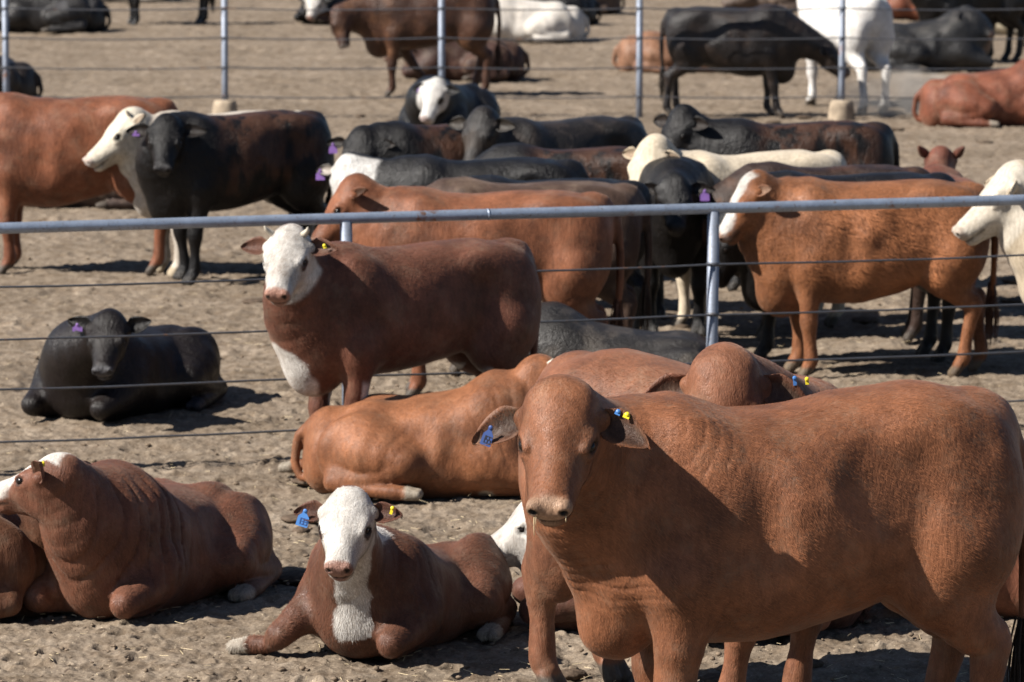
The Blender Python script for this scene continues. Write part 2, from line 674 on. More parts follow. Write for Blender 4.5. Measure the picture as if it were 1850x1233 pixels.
def ear_mesh(root, e1, nrm, Ln, Wd, cup, T, side, droop=0.0, nu=14, nv=9):
    e1 = np.array(e1, float)
    e1 /= np.linalg.norm(e1)
    n = np.array(nrm, float)
    n = n - e1 * (n @ e1)
    n /= np.linalg.norm(n)
    e2 = np.cross(n, e1)
    V, tag = [], []
    for layer in (0, 1):
        for i in range(nu):
            u = i / (nu - 1)
            w = Wd * (math.sin(math.pi * min(0.985, 0.20 + 0.785 * u)) ** 0.75) * (1 - 0.22 * u)
            if u < 0.25:
                w *= 0.55 + 0.45 * u / 0.25
            for j in range(nv):
                v = -1 + 2 * j / (nv - 1)
                p = np.array(root, float) + e1 * Ln * u + e2 * w * v + n * (cup * (v * v - 0.55) * (1.25 - 0.75 * u))
                p = p + np.array([0, 0, -droop * u * u])
                if layer:
                    p = p - n * 0.007 * (1 - 0.55 * abs(v)) - e1 * (0.004 if i == nu - 1 else 0)
                V.append(p)
                tag.append((layer, u, v))
    Fc = []
    g = nu * nv
    for i in range(nu - 1):
        for j in range(nv - 1):
            a = i * nv + j
            Fc.append((a, a + nv, a + nv + 1, a + 1))
            Fc.append((g + a, g + a + 1, g + a + nv + 1, g + a + nv))
    for i in range(nu - 1):
        a = i * nv
        Fc.append((a, g + a, g + a + nv, a + nv))
        a = i * nv + nv - 1
        Fc.append((a, a + nv, g + a + nv, g + a))
    for j in range(nv - 1):
        a = (nu - 1) * nv + j
        Fc.append((a, g + a, g + a + 1, a + 1))
    V = np.array(V)
    TM, TO, TS = T
    Fc = np.array(Fc)
    return (V * TS) @ TM.T + TO, Fc, np.array(tag)


def ball(c, r, M=None, nu=12, nv=16):
    V = []
    for i in range(nu + 1):
        th = math.pi * i / nu
        for j in range(nv):
            ph = 2 * math.pi * j / nv
            V.append((math.sin(th) * math.cos(ph), math.sin(th) * math.sin(ph), math.cos(th)))
    V = np.array(V) * np.array(r)
    if M is not None:
        V = V @ M.T
    V = V + np.array(c)
    Fc = [(i * nv + j, (i + 1) * nv + j, (i + 1) * nv + (j + 1) % nv, i * nv + (j + 1) % nv) for i in range(nu) for j in range(nv)]
    return V, np.array(Fc)


def tube(pts, rad, n=8, cap=True):
    """(V, F) of a round tube through the points"""
    P = np.array(pts, float)
    V, Fc = [], []
    up = np.array([0.0, 0.0, 1.0])
    last = None
    for i in range(len(P)):
        t = P[min(i + 1, len(P) - 1)] - P[max(i - 1, 0)]
        t /= np.linalg.norm(t) + 1e-9
        a = np.cross(t, up if abs(t @ up) < 0.9 else np.array([1.0, 0, 0])) if last is None else last - t * (last @ t)
        a /= np.linalg.norm(a) + 1e-9
        last = a
        b = np.cross(t, a)
        r = rad[i] if hasattr(rad, '__len__') else rad
        for j in range(n):
            q = 2 * math.pi * j / n
            V.append(P[i] + r * (math.cos(q) * a + math.sin(q) * b))
    for i in range(len(P) - 1):
        for j in range(n):
            Fc.append((i * n + j, i * n + (j + 1) % n, (i + 1) * n + (j + 1) % n, (i + 1) * n + j))
    if cap:
        Fc.append(tuple(range(n))[::-1])
        Fc.append(tuple((len(P) - 1) * n + j for j in range(n)))
    return np.array(V), Fc


def merge(parts):
    V, Fc, o = [], [], 0
    for v, f in parts:
        V.append(np.asarray(v))
        Fc += [tuple(int(i) + o for i in q) for q in f]
        o += len(v)
    return np.concatenate(V), Fc


DIG = {'1': 'bc', '3': 'abgcd', '5': 'afgcd', '2': 'abged', '7': 'abc', '4': 'fgbc', '6': 'afgedc', '8': 'abcdefg', '0': 'abcdef', '9': 'abcdfg'}


def digits_mesh(txt, w, h, th, z):
    """painted numerals as raised strokes in the tag's plane (x across, y up)"""
    parts = []
    n = len(txt)
    cw = w / n
    for k, ch in enumerate(txt):
        x0 = -w / 2 + cw * (k + 0.18)
        x1 = -w / 2 + cw * (k + 0.82)
        y0, y1, ym = -h / 2, h / 2, 0
        seg = {'a': (x0, y1, x1, y1), 'b': (x1, y1, x1, ym), 'c': (x1, ym, x1, y0), 'd': (x0, y0, x1, y0), 'e': (x0, ym, x0, y0), 'f': (x0, y1, x0, ym), 'g': (x0, ym, x1, ym)}
        for s in DIG[ch]:
            a, b, c, d = seg[s]
            if a == c:
                q = [(a - th, min(b, d) - th), (a + th, min(b, d) - th), (a + th, max(b, d) + th), (a - th, max(b, d) + th)]
            else:
                q = [(min(a, c) - th, b - th), (max(a, c) + th, b - th), (max(a, c) + th, b + th), (min(a, c) - th, b + th)]
            V = np.array([(x, y, z) for x, y in q] + [(x, y, z + 0.0006) for x, y in q])
            parts.append((V, [(3, 2, 1, 0), (4, 5, 6, 7), (0, 1, 5, 4), (1, 2, 6, 5), (2, 3, 7, 6), (3, 0, 4, 7)]))
    return merge(parts)


def ear_tag(root, pos, face, roll, size, mat, txt=None, ink=None, kind='panel'):
    """a tag hanging from an ear; face = direction its printed side looks, in the animal's own axes"""
    f = np.array(face, float)
    f /= np.linalg.norm(f)
    up = np.array([0, 0, 1.0])
    x = np.cross(up, f)
    x /= np.linalg.norm(x)
    y = np.cross(f, x)
    c, s = math.cos(roll), math.sin(roll)
    X, Y = x * c + y * s, -x * s + y * c
    R = np.stack([X, Y, f], 1)
    w, h = size
    if kind == 'panel':
        o = [(-.16 * w, 0), (.16 * w, 0), (.20 * w, -.22 * h), (.46 * w, -.42 * h), (.5 * w, -.95 * h), (.44 * w, -h), (-.44 * w, -h), (-.5 * w, -.95 * h), (-.46 * w, -.42 * h), (-.20 * w, -.22 * h)]
    else:
        o = [(-.5 * w, 0), (.5 * w, 0), (.5 * w, -h), (-.5 * w, -h)]
    n = len(o)
    V = np.array([(a, b, .0012) for a, b in o] + [(a, b, -.0012) for a, b in o])
    Fc = [tuple(range(n))[::-1], tuple(range(n, 2 * n))] + [(i, (i + 1) % n, n + (i + 1) % n, n + i) for i in range(n)]
    Vb, Fb = ball((0, -.05 * h, .003), (.009, .009, .005), nu=6, nv=8)
    V, Fc = merge([(V, Fc), (Vb, Fb)])
    t = new_mesh('ear_tag', V @ R.T + np.array(pos), Fc, mat, root, smooth=False)
    if txt:
        V, Fc = digits_mesh(txt, w * .84, h * .34, w * .035, .0022)
        V[:, 1] -= h * .68
        new_mesh('tag_number', V @ R.T + np.array(pos), Fc, ink, t, smooth=False)
    return t


def strands(base, tip, r0, n, seed, curl=0.02, wd=0.0035, col=None):
    """a switch of hair: many thin tapered strands hanging together"""
    rg = random.Random(seed)
    base, tip = np.array(base), np.array(tip)
    V, Fc = [], []
    for k in range(n):
        a = rg.uniform(0, 6.283)
        rr = r0 * math.sqrt(rg.random())
        st = base + np.array([math.cos(a) * rr * .5, math.sin(a) * rr * .5, rg.uniform(-.02, .05)])
        L = rg.uniform(.6, 1.05)
        en = base + (tip - base) * L + np.array([math.cos(a), math.sin(a), 0]) * rr * rg.uniform(.3, 1.1)
        mid = (st + en) / 2 + np.array([math.cos(a), math.sin(a), 0]) * (rr * .9 + rg.uniform(-curl, curl))
        w = wd * rg.uniform(.6, 1.3)
        b = rg.uniform(0, 3.14)
        o = len(V)
        for i, t in enumerate((0, .25, .5, .75, 1)):
            p = st * (1 - t) ** 2 + 2 * mid * t * (1 - t) + en * t * t
            ww = w * (1 - .8 * t)
            d = np.array([math.cos(b), math.sin(b), 0]) * ww
            e = np.array([-math.sin(b), math.cos(b), 0]) * ww
            V += [p + d, p - d * .5 + e, p - d * .5 - e]
        for i in range(4):
            q = o + i * 3
            for j in range(3):
                Fc.append((q + j, q + (j + 1) % 3, q + 3 + (j + 1) % 3, q + 3 + j))
    return np.array(V), np.array(Fc)


def build_cow(name, label, cat, group, uv, heading, s=1.0, pose='stand', poll=(0.95, 0, 1.35), yaw=0.0, pitch=45, roll=0, breed='angus',
              coat=None, mat=None, h=0.02, hs=1.0, tags=(), eyes=True, horns=0, tail=True, legs=None, z0=0.0, girth=1.0, depth=0.06,
              hump=0.0, dewlap=0.0, rise=0.0, pp=None, tops=None, folds=0.0, ear=None, seed=0, xy=None, earcol=None, lieside=1, tailcol=None, tdir=0.0, neckw=1.0, hair=0, hlen=.02, curl=0.0, brisk=1.0, legr=.86, taillen=1.0, long=1.0, extra=None):
    """heading / yaw in degrees of the place: 0 faces right, 90 away, 180 left, 270 the camera. Poll in the unit animal's own axes."""
    jr = random.Random(seed * 7 + 1)
    if seed > 12:
        girth *= jr.uniform(.9, 1.06)
        depth += jr.uniform(-.04, .03)
    g = ground(*uv) if xy is None else np.array([xy[0], xy[1], 0])
    hd = math.radians(heading)
    root = empty(name, (g[0], g[1], z0), hd, label, cat, group)
    F = Field()
    S = s
    TB = (np.eye(3), np.zeros(3), S)
    tipsH = []
    HM = head_frame(math.radians(yaw) - hd, math.radians(pitch), math.radians(roll))
    if pp is not None:             # the poll's place, from where the photograph shows it
        fw = .90 * s * math.sin(hd) + (pp[2] if len(pp) > 2 else 0)
        wp = at(pp[0], pp[1], g[1] + fw) - np.array([g[0], g[1], 0])
        poll = (rotz(-hd) @ wp) / s
    poll = np.array(poll, float)
    TH = (HM, poll * S, S * hs)
    st = pose == 'stand'
    zebu = breed == 'zebu'
    tab = [list(r) for r in TORSO[pose]]
    if tops:
        for r, t_ in zip(tab, tops):
            r[1] = t_
    for r in tab:
        r[1] += rise * (1 if r[0] < -.3 else .2 if r[0] < 0 else -.7)
        r[0] *= long * S
        r[3] *= girth * S
        r[1] *= S
        r[2] = (r[2] - (depth if st else 0) * (0.6 + 0.4 * math.exp(-((r[0] / S - .1) / .35) ** 2))) * S
    F.loft(tab, .19 * S, .20 * S, .05, pw=2.35)

    def E(c, r, k=.06, M=None, op=1):
        F.ell((c[0] * long, c[1], c[2]), r, k * S, M, op, T=TB)
    kz = rotz(0)
    if st:
        E((-.66, 0, 1.16), (.10, .09, .09), .08)
        for q in (1, -1):
            E((-.40, q * .175, 1.15), (.12, .07, .075), .09)
            E((-.56, q * .155, .92), (.20, .125, .31), .08, roty(.12))
            F.ell((-.27 * long, q * .335, 1.04), (.11, .045, .11), .12 * S, op=-1, T=TB)
            F.ell((.165 * long, q * .385, .86), (.04, .05, .22), .10 * S, op=-1, T=TB)
            E((-.50, q * .165, .74), (.17, .10, .20), .08)
            E((.36, q * .175, .97), (.145, .095, .27), .09, roty(.25))
            E((.40, q * .195, .74), (.12, .095, .16), .07)
        E((.58, 0, .68 - depth * .5), (.16 * brisk, .15 * brisk, .19), .10)
        E((.58, 0, (.60 if brisk > .9 else .665) - depth), (.14 * brisk, .10 * brisk, .13), .08)
        jh = {'hip': (-.55, .155, .80), 'stifle': (-.47, .145, .66), 'gask': (-.585, .15, .54), 'hock': (-.68, .16, .45), 'can': (-.665, .16, .27), 'fet': (-.655, .16, .12), 'past': (-.63, .16, .075)}
        jf = {'arm': (.42, .19, .72), 'fore': (.415, .185, .56), 'knee': (.43, .175, .37), 'can': (.425, .175, .23), 'fet': (.42, .175, .11), 'past': (.44, .175, .07)}
        L = dict(fl=0, fr=0, hl=0, hr=0)
        L.update(legs or {})
        for key in ('fl', 'fr', 'hl', 'hr'):
            sw = L[key]
            q = 1 if key[1] == 'l' else -1
            J = jf if key[0] == 'f' else jh
            top = .72
            pts = []
            for nm, (x, y, z) in J.items():
                pts.append((x * long + sw * max(0, (top - z)) / top, q * y, z))
            if key[0] == 'f':
                F.chain(pts, np.array((.11, .088, .064, .045, .054, .050)) * legr, .05 * S, sub=3, T=TB)
                F.ell(pts[2], np.array((.058, .062, .07)) * legr, .03 * S, T=TB)
            else:
                F.chain(pts, np.array((.15, .125, .095, .063, .047, .055, .050)) * np.array([1, 1] + [legr] * 5), .07 * S, sub=3, T=TB)
                F.ell((pts[3][0] - .022, pts[3][1], pts[3][2] + .02), (.045, .036, .07), .03 * S, T=TB)
            px, py = pts[-1][0], pts[-1][1]
            for c in (1, -1):
                F.bar((px + .012, py + c * .026, .055), (px + .040, py + c * .030, .014), .034, .034, .012 * S, T=TB)
        wit, che, fwd = np.array([.44 * long, 0, 1.08]), np.array([.58 * long, 0, .80]), .24
    else:
        q = lieside
        E((-.62, 0, (tops[0] if tops else .45) - .11), (.13, .12, .13), .08)
        for q in (1, -1):
            E((-.36, q * .17, (tops[2] if tops else .545) - .085), (.13, .08, .07), .09)
            E((-.37, q * .30, .25), (.27, .13, .24), .05, rotz(-q * .12))
            F.ell((-.02, q * .43, .42), (.10, .05, .14), .10 * S, op=-1, T=TB)
            F.ell((.19, q * .43, .40), (.035, .05, .20), .09 * S, op=-1, T=TB)
            sh_ = (tops[4] if tops else .65)
            E((.37, q * .20, sh_ * .57), (.17, .10, sh_ * .37), .12, roty(.2))
            E((.40, q * .24, .22), (.17, .11, .16), .07)
        E((.58, 0, .24), (.17, .18, .22), .10)
        L = dict(fl='fold', fr='fold', hl='out', hr='out')
        L.update(legs or {})
        for key in ('fl', 'fr', 'hl', 'hr'):
            q = 1 if key[1] == 'l' else -1
            m = L[key]
            if m is None:
                continue
            if key[0] == 'f':
                if m == 'fold':
                    pts = [(.40, .25, .22), (.55, .26, .15), (.74, .24, .105), (.66, .22, .06), (.52, .20, .045), (.42, .19, .045)]
                elif m == 'out':
                    pts = [(.42, .25, .22), (.58, .30, .16), (.78, .33, .10), (.90, .36, .06), (.99, .40, .05), (1.04, .43, .045)]
                elif m == 'side':     # knee forward, the cannon laid out sideways
                    pts = [(.42, .22, .24), (.60, .27, .20), (.76, .34, .115), (.73, .40, .06), (.73, .48, .05), (.74, .53, .045)]
                else:
                    pts = m
                rad = np.array((.12, .095, .072, .045, .050, .045)) * np.array([1, .95, .93, .88, .9, .9])
            else:
                if m == 'out':
                    pts = [(-.30, .34, .24), (-.10, .40, .20), (-.30, .42, .11), (-.52, .42, .085), (-.32, .47, .055), (-.14, .50, .05), (-.06, .50, .045)]
                elif m == 'tuck':
                    pts = [(-.30, .30, .24), (-.08, .34, .18), (-.30, .36, .10), (-.50, .34, .08), (-.32, .30, .05), (-.14, .28, .05), (-.06, .27, .045)]
                else:
                    pts = m
                rad = np.array((.17, .12, .085, .060, .042, .050, .045)) * np.array([1, 1, .93, .92, .88, .9, .9])
            pts = [(a * long, q * b, c) for a, b, c in pts]
            F.chain(pts, rad, .08 * S, sub=3, T=TB)
            a, b = np.array(pts[-1]), np.array(pts[-2])
            d = (a - b) / np.linalg.norm(a - b)
            tipsH.append(a + d * .045)
            sd = np.cross(d, (0, 0, 1.0))
            for c in (1, -1):
                F.bar(a + sd * c * .022 + d * .01, a + sd * c * .026 + d * .065, .036, .030, .012 * S, T=TB)
        wit, che, fwd = np.array([.42 * long, 0, (tops[4] if tops else .65) - .13]), np.array([.56 * long, 0, .36]), .22
    if hump > 0:
        F.ell((.37 * long, 0, (1.25 if st else .66)), (.19, .085, .13 * hump), .10 * S, T=TB)
    # neck: a crest line and a throat line, swept to wherever the head is
    fx = HM[:, 0]
    c1 = poll + HM @ (np.array([-.03, 0, -.055]) * hs)
    c2 = poll + HM @ (np.array([.06, 0, -.13]) * hs)
    d = (c1 - wit)
    Ln = np.linalg.norm(d)
    m1 = wit + np.array([fwd * .55, 0, .05]) + d * .38
    m1b = c1 - fx * .0 + np.array([0, 0, -.02]) * Ln - fx * .10
    m2 = che + np.array([fwd * .7, 0, .04]) + (c2 - che) * .40

    def bez(a, b, c, e, n=7):
        o = []
        for i in range(n):
            t = i / (n - 1)
            o.append((1 - t) ** 3 * a + 3 * (1 - t) ** 2 * t * b + 3 * (1 - t) * t * t * c + t ** 3 * e)
        return o
    up1 = bez(wit, wit + np.array([fwd * .8, 0, .03]), (c1 + wit) * .5 + np.array([fwd * .3, 0, .0]), c1)
    lo1 = bez(che, che + np.array([fwd * .8, 0, .06]), (c2 + che) * .5 + np.array([fwd * .35, 0, .02]), c2)
    mi1 = [(a + b) / 2 for a, b in zip(up1, lo1)]
    nw = neckw
    ra = np.interp(np.linspace(0, 1, 7), [0, .5, 1], [.20 * nw, .125 * nw, .085 * hs])
    rb = np.interp(np.linspace(0, 1, 7), [0, .5, 1], [.19 * nw * brisk, .13 * nw, .075 * hs])
    rm = np.interp(np.linspace(0, 1, 7), [0, .5, 1], [.225 * nw, .16 * nw, .10 * hs])
    F.chain(up1, ra, .10 * S, sub=1, T=TB)
    F.chain(lo1, rb, .10 * S, sub=1, T=TB)
    F.chain(mi1, rm, .10 * S, sub=1, T=TB)
    if dewlap > 0:
        thr = [a + np.array([0, 0, -1]) * w_ for a, w_ in zip(lo1, np.array([.19, .20, .17, .13, .10, .075, .05]) * (0.8 + .4 * dewlap))]
        brs = np.array([.64 * long, 0, .52 if st else .12])
        dl = [brs] + [p for p in thr[1:]]
        F.chain(dl, [.05, .035, .026, .024, .024, .024, .024], .07 * S, sub=2, T=TB)
    # tail
    if tail:
        if st:
            tp = [(-.72 * long, 0, 1.19), (-.80 * long, tdir * .1, 1.08), (-.825 * long, tdir * .5, .86), (-.82 * long, tdir * .8, .66), (-.81 * long, tdir, .52)]
            tp = [tp[0]] + [(x, y, 1.19 - (1.19 - z) * taillen) for x, y, z in tp[1:]]
        else:
            tp = [(-.70 * long, 0, .38), (-.81 * long, tdir * .15, .30), (-.84 * long, tdir * .4, .14), (-.80 * long, tdir * .8, .05), (-.74 * long, tdir, .04)]
        F.chain(tp, (.045, .032, .024, .020, .017), .03 * S, sub=3, T=TB)
    add_head(F, TH, zebu, h < 0.017)
    if extra:
        extra(F, TB, TH, E)
    sd = seed * 17 + 3
    if h < 0.03:
        am = .006 * S

        def dz(p):
            return am * fbm(p * 6.0, 2, sd)
        F.disp(dz)
    if folds > 0:
        ax0, ax1 = np.array(mi1[1]) * S, np.array(mi1[5]) * S
        dd = ax1 - ax0
        LL = (dd * dd).sum()

        def fz(p):
            t = ((p - ax0) @ dd) / LL
            hq = np.minimum(1, np.maximum(0, 1 - np.abs(t - .25) / .75))
            r = p - (ax0 + np.clip(t, 0, 1)[:, None] * dd)
            near = np.clip(1.6 - np.sqrt((r * r).sum(1)) / (.30 * S), 0, 1)
            w = t * 34 + 2.4 * fbm(p * 5.0, 2, sd + 9)
            rid = 1 - np.abs(np.sin(w))
            return folds * .020 * S * (rid ** 4) * hq * near * sst(-.3, .2, fbm(p * 3.0, 1, sd + 4) + .2)
        def fl(p):
            x, z = p[:, 0] / S, p[:, 2] / S
            w = (x + .28 * z) * 33 + 2.6 * fbm(p * np.array([5.0, 5, 2.2]), 2, sd + 9)
            m = sst(.15, .35, x) * (1 - sst(.75, .92, x)) * sst(.12, .28, z) * (1 - sst(.62, .72, z))
            return folds * .015 * S * ((1 - np.abs(np.sin(w))) ** 3) * m
        F.disp(fz if st else fl)
    V, Fc = F.mesh(h, zmin=(-0.08 if not st else None))
    nb = len(V)
    # coordinates the coat pattern is drawn in
    def ctx(V):
        Pu = V / S
        H = ((V / S - poll) @ HM) / hs
        H[:, 0] /= KX
        ax = np.sqrt((H[:, 1] / 1.13) ** 2 + ((H[:, 2] + .09)) ** 2)
        hm = sst(-.095, -.065, H[:, 0] - .10 * (ax > .1) * (H[:, 2] < -.12)) * (1 - sst(.20, .23, ax)) * (H[:, 0] < .6)
        tl = np.array(lo1)
        td = np.full(len(V), 9.0)
        tt = np.zeros(len(V))
        for i in range(len(tl) - 1):
            a, b = tl[i], tl[i + 1]
            ab = b - a
            t = np.clip(((Pu - a) @ ab) / (ab @ ab), 0, 1)
            q = Pu - (a + t[:, None] * ab)
            dd_ = np.sqrt((q * q).sum(1))
            m = dd_ < td
            td[m] = dd_[m]
            tt[m] = (i + t[m]) / (len(tl) - 1)
        ax_ = np.zeros(len(V))
        for i in range(len(tl) - 1):
            a, b = tl[i], tl[i + 1]
            ab = (b - a) / np.linalg.norm(b - a)
            up_ = np.array(up1[i]) - a
            lat = np.cross(ab, up_)
            lat /= np.linalg.norm(lat)
            m = np.abs(tt * (len(tl) - 1) - i - .5) <= .5001
            ax_[m] = (Pu[m] - a) @ lat
        hf = np.full(len(V), 9.0)
        for q_ in tipsH:
            hf = np.minimum(hf, np.linalg.norm(Pu - q_, axis=1))
        return dict(P=Pu, lat=ax_, hf=hf, H=H, hm=hm, z=Pu[:, 2], nz=fbm(V * 7.0 + seed * 3.1, 3, seed), nf=fbm(V * 22.0 + seed, 2, seed + 5), td=td, tt=tt, poll=poll, st=st, long=long)
    C = coat(ctx(V))
    # dark inside of nostrils and along the mouth
    Hq = ((V / S - poll) @ HM) / hs
    # ears
    ear = ear or {}
    Ve, Fe, Ce = [V], [Fc], [C]
    o = nb
    eL = ear.get('len', .235 if zebu else .185)
    eW = ear.get('w', .068 if zebu else .062)
    tips = {}
    for q in (1, -1):
        dflt = (.40, q * .9, -.20) if zebu else (.02, q * 1.0, -.02)
        e1 = ear.get('l' if q == 1 else 'r', dflt)
        nr = ear.get('nl' if q == 1 else 'nr', (.42, q * .30, .85) if zebu else (.42, q * .22, .88))
        rt = (.03, q * .122, -.05)
        v, f, tg = ear_mesh(rt, e1, nr, eL, eW, .030, TH, q, droop=.02 if zebu else .01)
        if q == -1:
            pass
        cc = np.array(earcol[0] if earcol else coat(ctx(V[:4] * 0 + np.array(TB[1])))[0])[None].repeat(len(v), 0)
        ic = np.array(earcol[1] if earcol else cc[0] * .5)
        inner = tg[:, 0] == 0
        edge = np.maximum(np.abs(tg[:, 2]), (tg[:, 1] - .6) / .4)
        w_ = (sst(.55, .98, edge))[:, None]
        cc = np.where(inner[:, None], ic * (1 - w_) + cc * w_, cc)
        nn = (1 + .25 * fbm(v * 30, 2, seed))[:, None]
        Ve.append(v)
        Fe.append(f + o)
        Ce.append(cc * nn)
        o += len(v)
        e1n = np.array(e1) / np.linalg.norm(e1)
        tips[q] = (np.array(rt) + e1n * eL * .55, e1n)
    V2, F2, C2 = np.concatenate(Ve), np.concatenate(Fe), np.concatenate(Ce)
    body = new_mesh('body', V2, F2, mat, root, col=np.clip(C2, 0, 1))
    if hair:
        add_hair(root, V2, F2, np.clip(C2, 0, 1), hair, hlen, poll * S, HM, S, hs, st, seed, curl)
    if eyes:
        for q in (1, -1):
            c = TH[0] @ (np.array([.178 * KX, q * (.109 if h < .017 else .112), -.050]) * TH[2]) + TH[1]
            v, f = ball(c, np.array([.0225, .0165, .0175]) * TH[2], HM)
            new_mesh('eye', v, f, M_EYE, root)
    for k in range(2 if horns else 0):
        q = 1 if k else -1
        p = [np.array([.0, q * .07, .0]), np.array([-.005, q * .105, .025]), np.array([0, q * .125, .055]), np.array([0, q * .13, .08])]
        p = [(TH[0] @ (a * horns * TH[2]) * 1.0 + TH[1]) for a in p]
        v, f = tube(p, np.array([.022, .019, .013, .004]) * horns * TH[2], 10)
        new_mesh('horn', v, f, M_HORN, root)
    for t in tags:
        q = t['ear']
        pos, e1n = tips[q]
        pos = pos + np.array(t.get('off', (0, 0, 0)))
        pw = TH[0] @ (pos * TH[2]) + TH[1]
        fw = np.array(t.get('face', (0, -1, 0)))        # in world axes
        fl = rotz(-hd) @ fw
        ear_tag(root, pw, fl, math.radians(t.get('roll', 0)), tuple(.86 * q_ for q_ in t.get('size', (.06, .085))), t['mat'], t.get('txt'), t.get('ink', M_INK), t.get('kind', 'panel'))
    if tail and h < .035:
        b = np.array(tp[-1]) * S
        tipz = .12 if st else .02
        tip = np.array([tp[-1][0] * S - .01, tp[-1][1] * S + (.0 if st else .18), tipz * S])
        if st:
            tip = np.array([b[0], b[1], b[2] - .36 * S])
        v, f = strands(b + (b - tip) * .08, tip, .045 * S, 90 if h < .017 else 36, seed, wd=.004 if h < .017 else .007)
        tc = np.array(tailcol if tailcol is not None else C[0] * .6)
        new_mesh('tail_switch', v, f, M_SWITCH, root, col=np.tile(tc, (len(v), 1)))
    root['_n'] = len(V2)
    del root['_n']
    return root, (TB, TH, hd)


def add_hair(root, V, Fc, C, n, ln, poll, HM, S, hs, st, seed, curl):
    """short coat hair as thin tapered blades lying along the hide"""
    rg = np.random.default_rng(seed + 100)
    A = V[Fc]
    nrm = np.cross(A[:, 2] - A[:, 0], A[:, 3] - A[:, 1])
    area = np.linalg.norm(nrm, axis=1) + 1e-12
    nrm = nrm / area[:, None]
    cen = A.mean(1)
    Hq = ((cen - poll) @ HM) / (S * hs)
    near = (np.abs(Hq[:, 1]) < .2) & (Hq[:, 2] > -.3) & (Hq[:, 2] < .12) & (Hq[:, 0] > -.06) & (Hq[:, 0] < .6)
    w = area * np.where(near, 2.2, 1.0) * np.where(near & (Hq[:, 0] > .41), 0.0, 1.0) * (cen[:, 2] > (.085 * S if st else .0))
    idx = rg.choice(len(Fc), n, p=w / w.sum())
    a, b = rg.random(n), rg.random(n)
    Q = A[idx]
    p = Q[:, 0] * ((1 - a) * (1 - b))[:, None] + Q[:, 1] * (a * (1 - b))[:, None] + Q[:, 2] * (a * b)[:, None] + Q[:, 3] * ((1 - a) * b)[:, None]
    N_ = nrm[idx]
    nr = near[idx]
    flow = np.tile(np.array([-.75, 0, -.62]), (n, 1))
    leg = (p[:, 2] < .60 * S) & st
    flow[leg] = (-.1, 0, -1)
    flow[nr] = HM[:, 0]
    k = 3.4 if curl == 0 else 9.0
    wool = np.zeros(n)
    if curl:
        wool = sst(-.55, -.35, p[:, 0] / S) * sst(.5, .3, p[:, 0] / S) * sst(.55, .68, p[:, 2] / S) * sst(1.22, 1.0, p[:, 2] / S) * sst(-.45, .0, fbm(p * 3.5, 2, seed + 5) + .2)
    amp = (.38 + .8 * wool)[:, None]
    nv = np.stack([fbm(p * k, 2, seed + 60 + i) for i in range(3)], 1)
    flow = flow + nv * amp + rg.standard_normal((n, 3)) * .10
    flow -= N_ * (flow * N_).sum(1)[:, None]
    flow /= np.linalg.norm(flow, axis=1)[:, None] + 1e-9
    side = np.cross(N_, flow)
    L = ln * rg.uniform(.6, 1.35, n) * np.where(nr, .55, 1) * np.where(leg, .6, 1)
    if curl:
        L = L * (.42 + .58 * wool)
    wd = (.0007 + .0007 * wool) * rg.uniform(.7, 1.4, n)
    lift = rg.uniform(.03, .17, n) + .12 * wool
    if curl:
        sw = (np.sin(nv[:, 0] * 9) * wool)[:, None] * side * .4
        flow1, flow2 = flow + sw, flow - sw
    else:
        flow1 = flow2 = flow
    p0 = p - N_ * .001
    p1 = p + flow1 * (L * .5)[:, None] + N_ * (L * lift * .7)[:, None]
    p2 = p1 + flow2 * (L * .5)[:, None] + N_ * (L * lift * .15)[:, None]
    s = side * wd[:, None]
    VV = np.stack([p0 - s, p0 + s, p1 + s * .8, p1 - s * .8, p2 + s * .2, p2 - s * .2], 1).reshape(-1, 3)
    o = (np.arange(n) * 6)[:, None]
    FF = np.concatenate([o + np.array([0, 1, 2, 3]), o + np.array([3, 2, 4, 5])])
    c = C[Fc[idx, 0]] * (rg.uniform(.84, 1.22, n) * (1 + wool * rg.uniform(-.3, .5, n)))[:, None]
    cc = np.repeat(c[:, None], 6, 1)
    cc[:, 4:] *= 1.12
    h_ = new_mesh('coat_hair', VV, FF, M_HAIR, root, col=np.clip(cc.reshape(-1, 3), 0, 1), smooth=True)
    return h_


# ---------------------------------------------------------------- coats
def mixv(a, b, t):
    return a + (np.asarray(b) - a) * np.clip(t, 0, 1)[:, None]


def base_col(c, rgb, back=1.0, belly=1.0, muz=None, nose=None, legs=None, hoof=(.10, .085, .07)):
    n = len(c['z'])
    C = np.tile(np.array(rgb, float), (n, 1))
    C = C * (1 + .16 * c['nz'] + .08 * c['nf'])[:, None]
    if legs is not None:
        C = mixv(C, legs, sst(.55, .25, c['z'] + .05 * c['nz']) * (1 if c['st'] else 0))
    return C


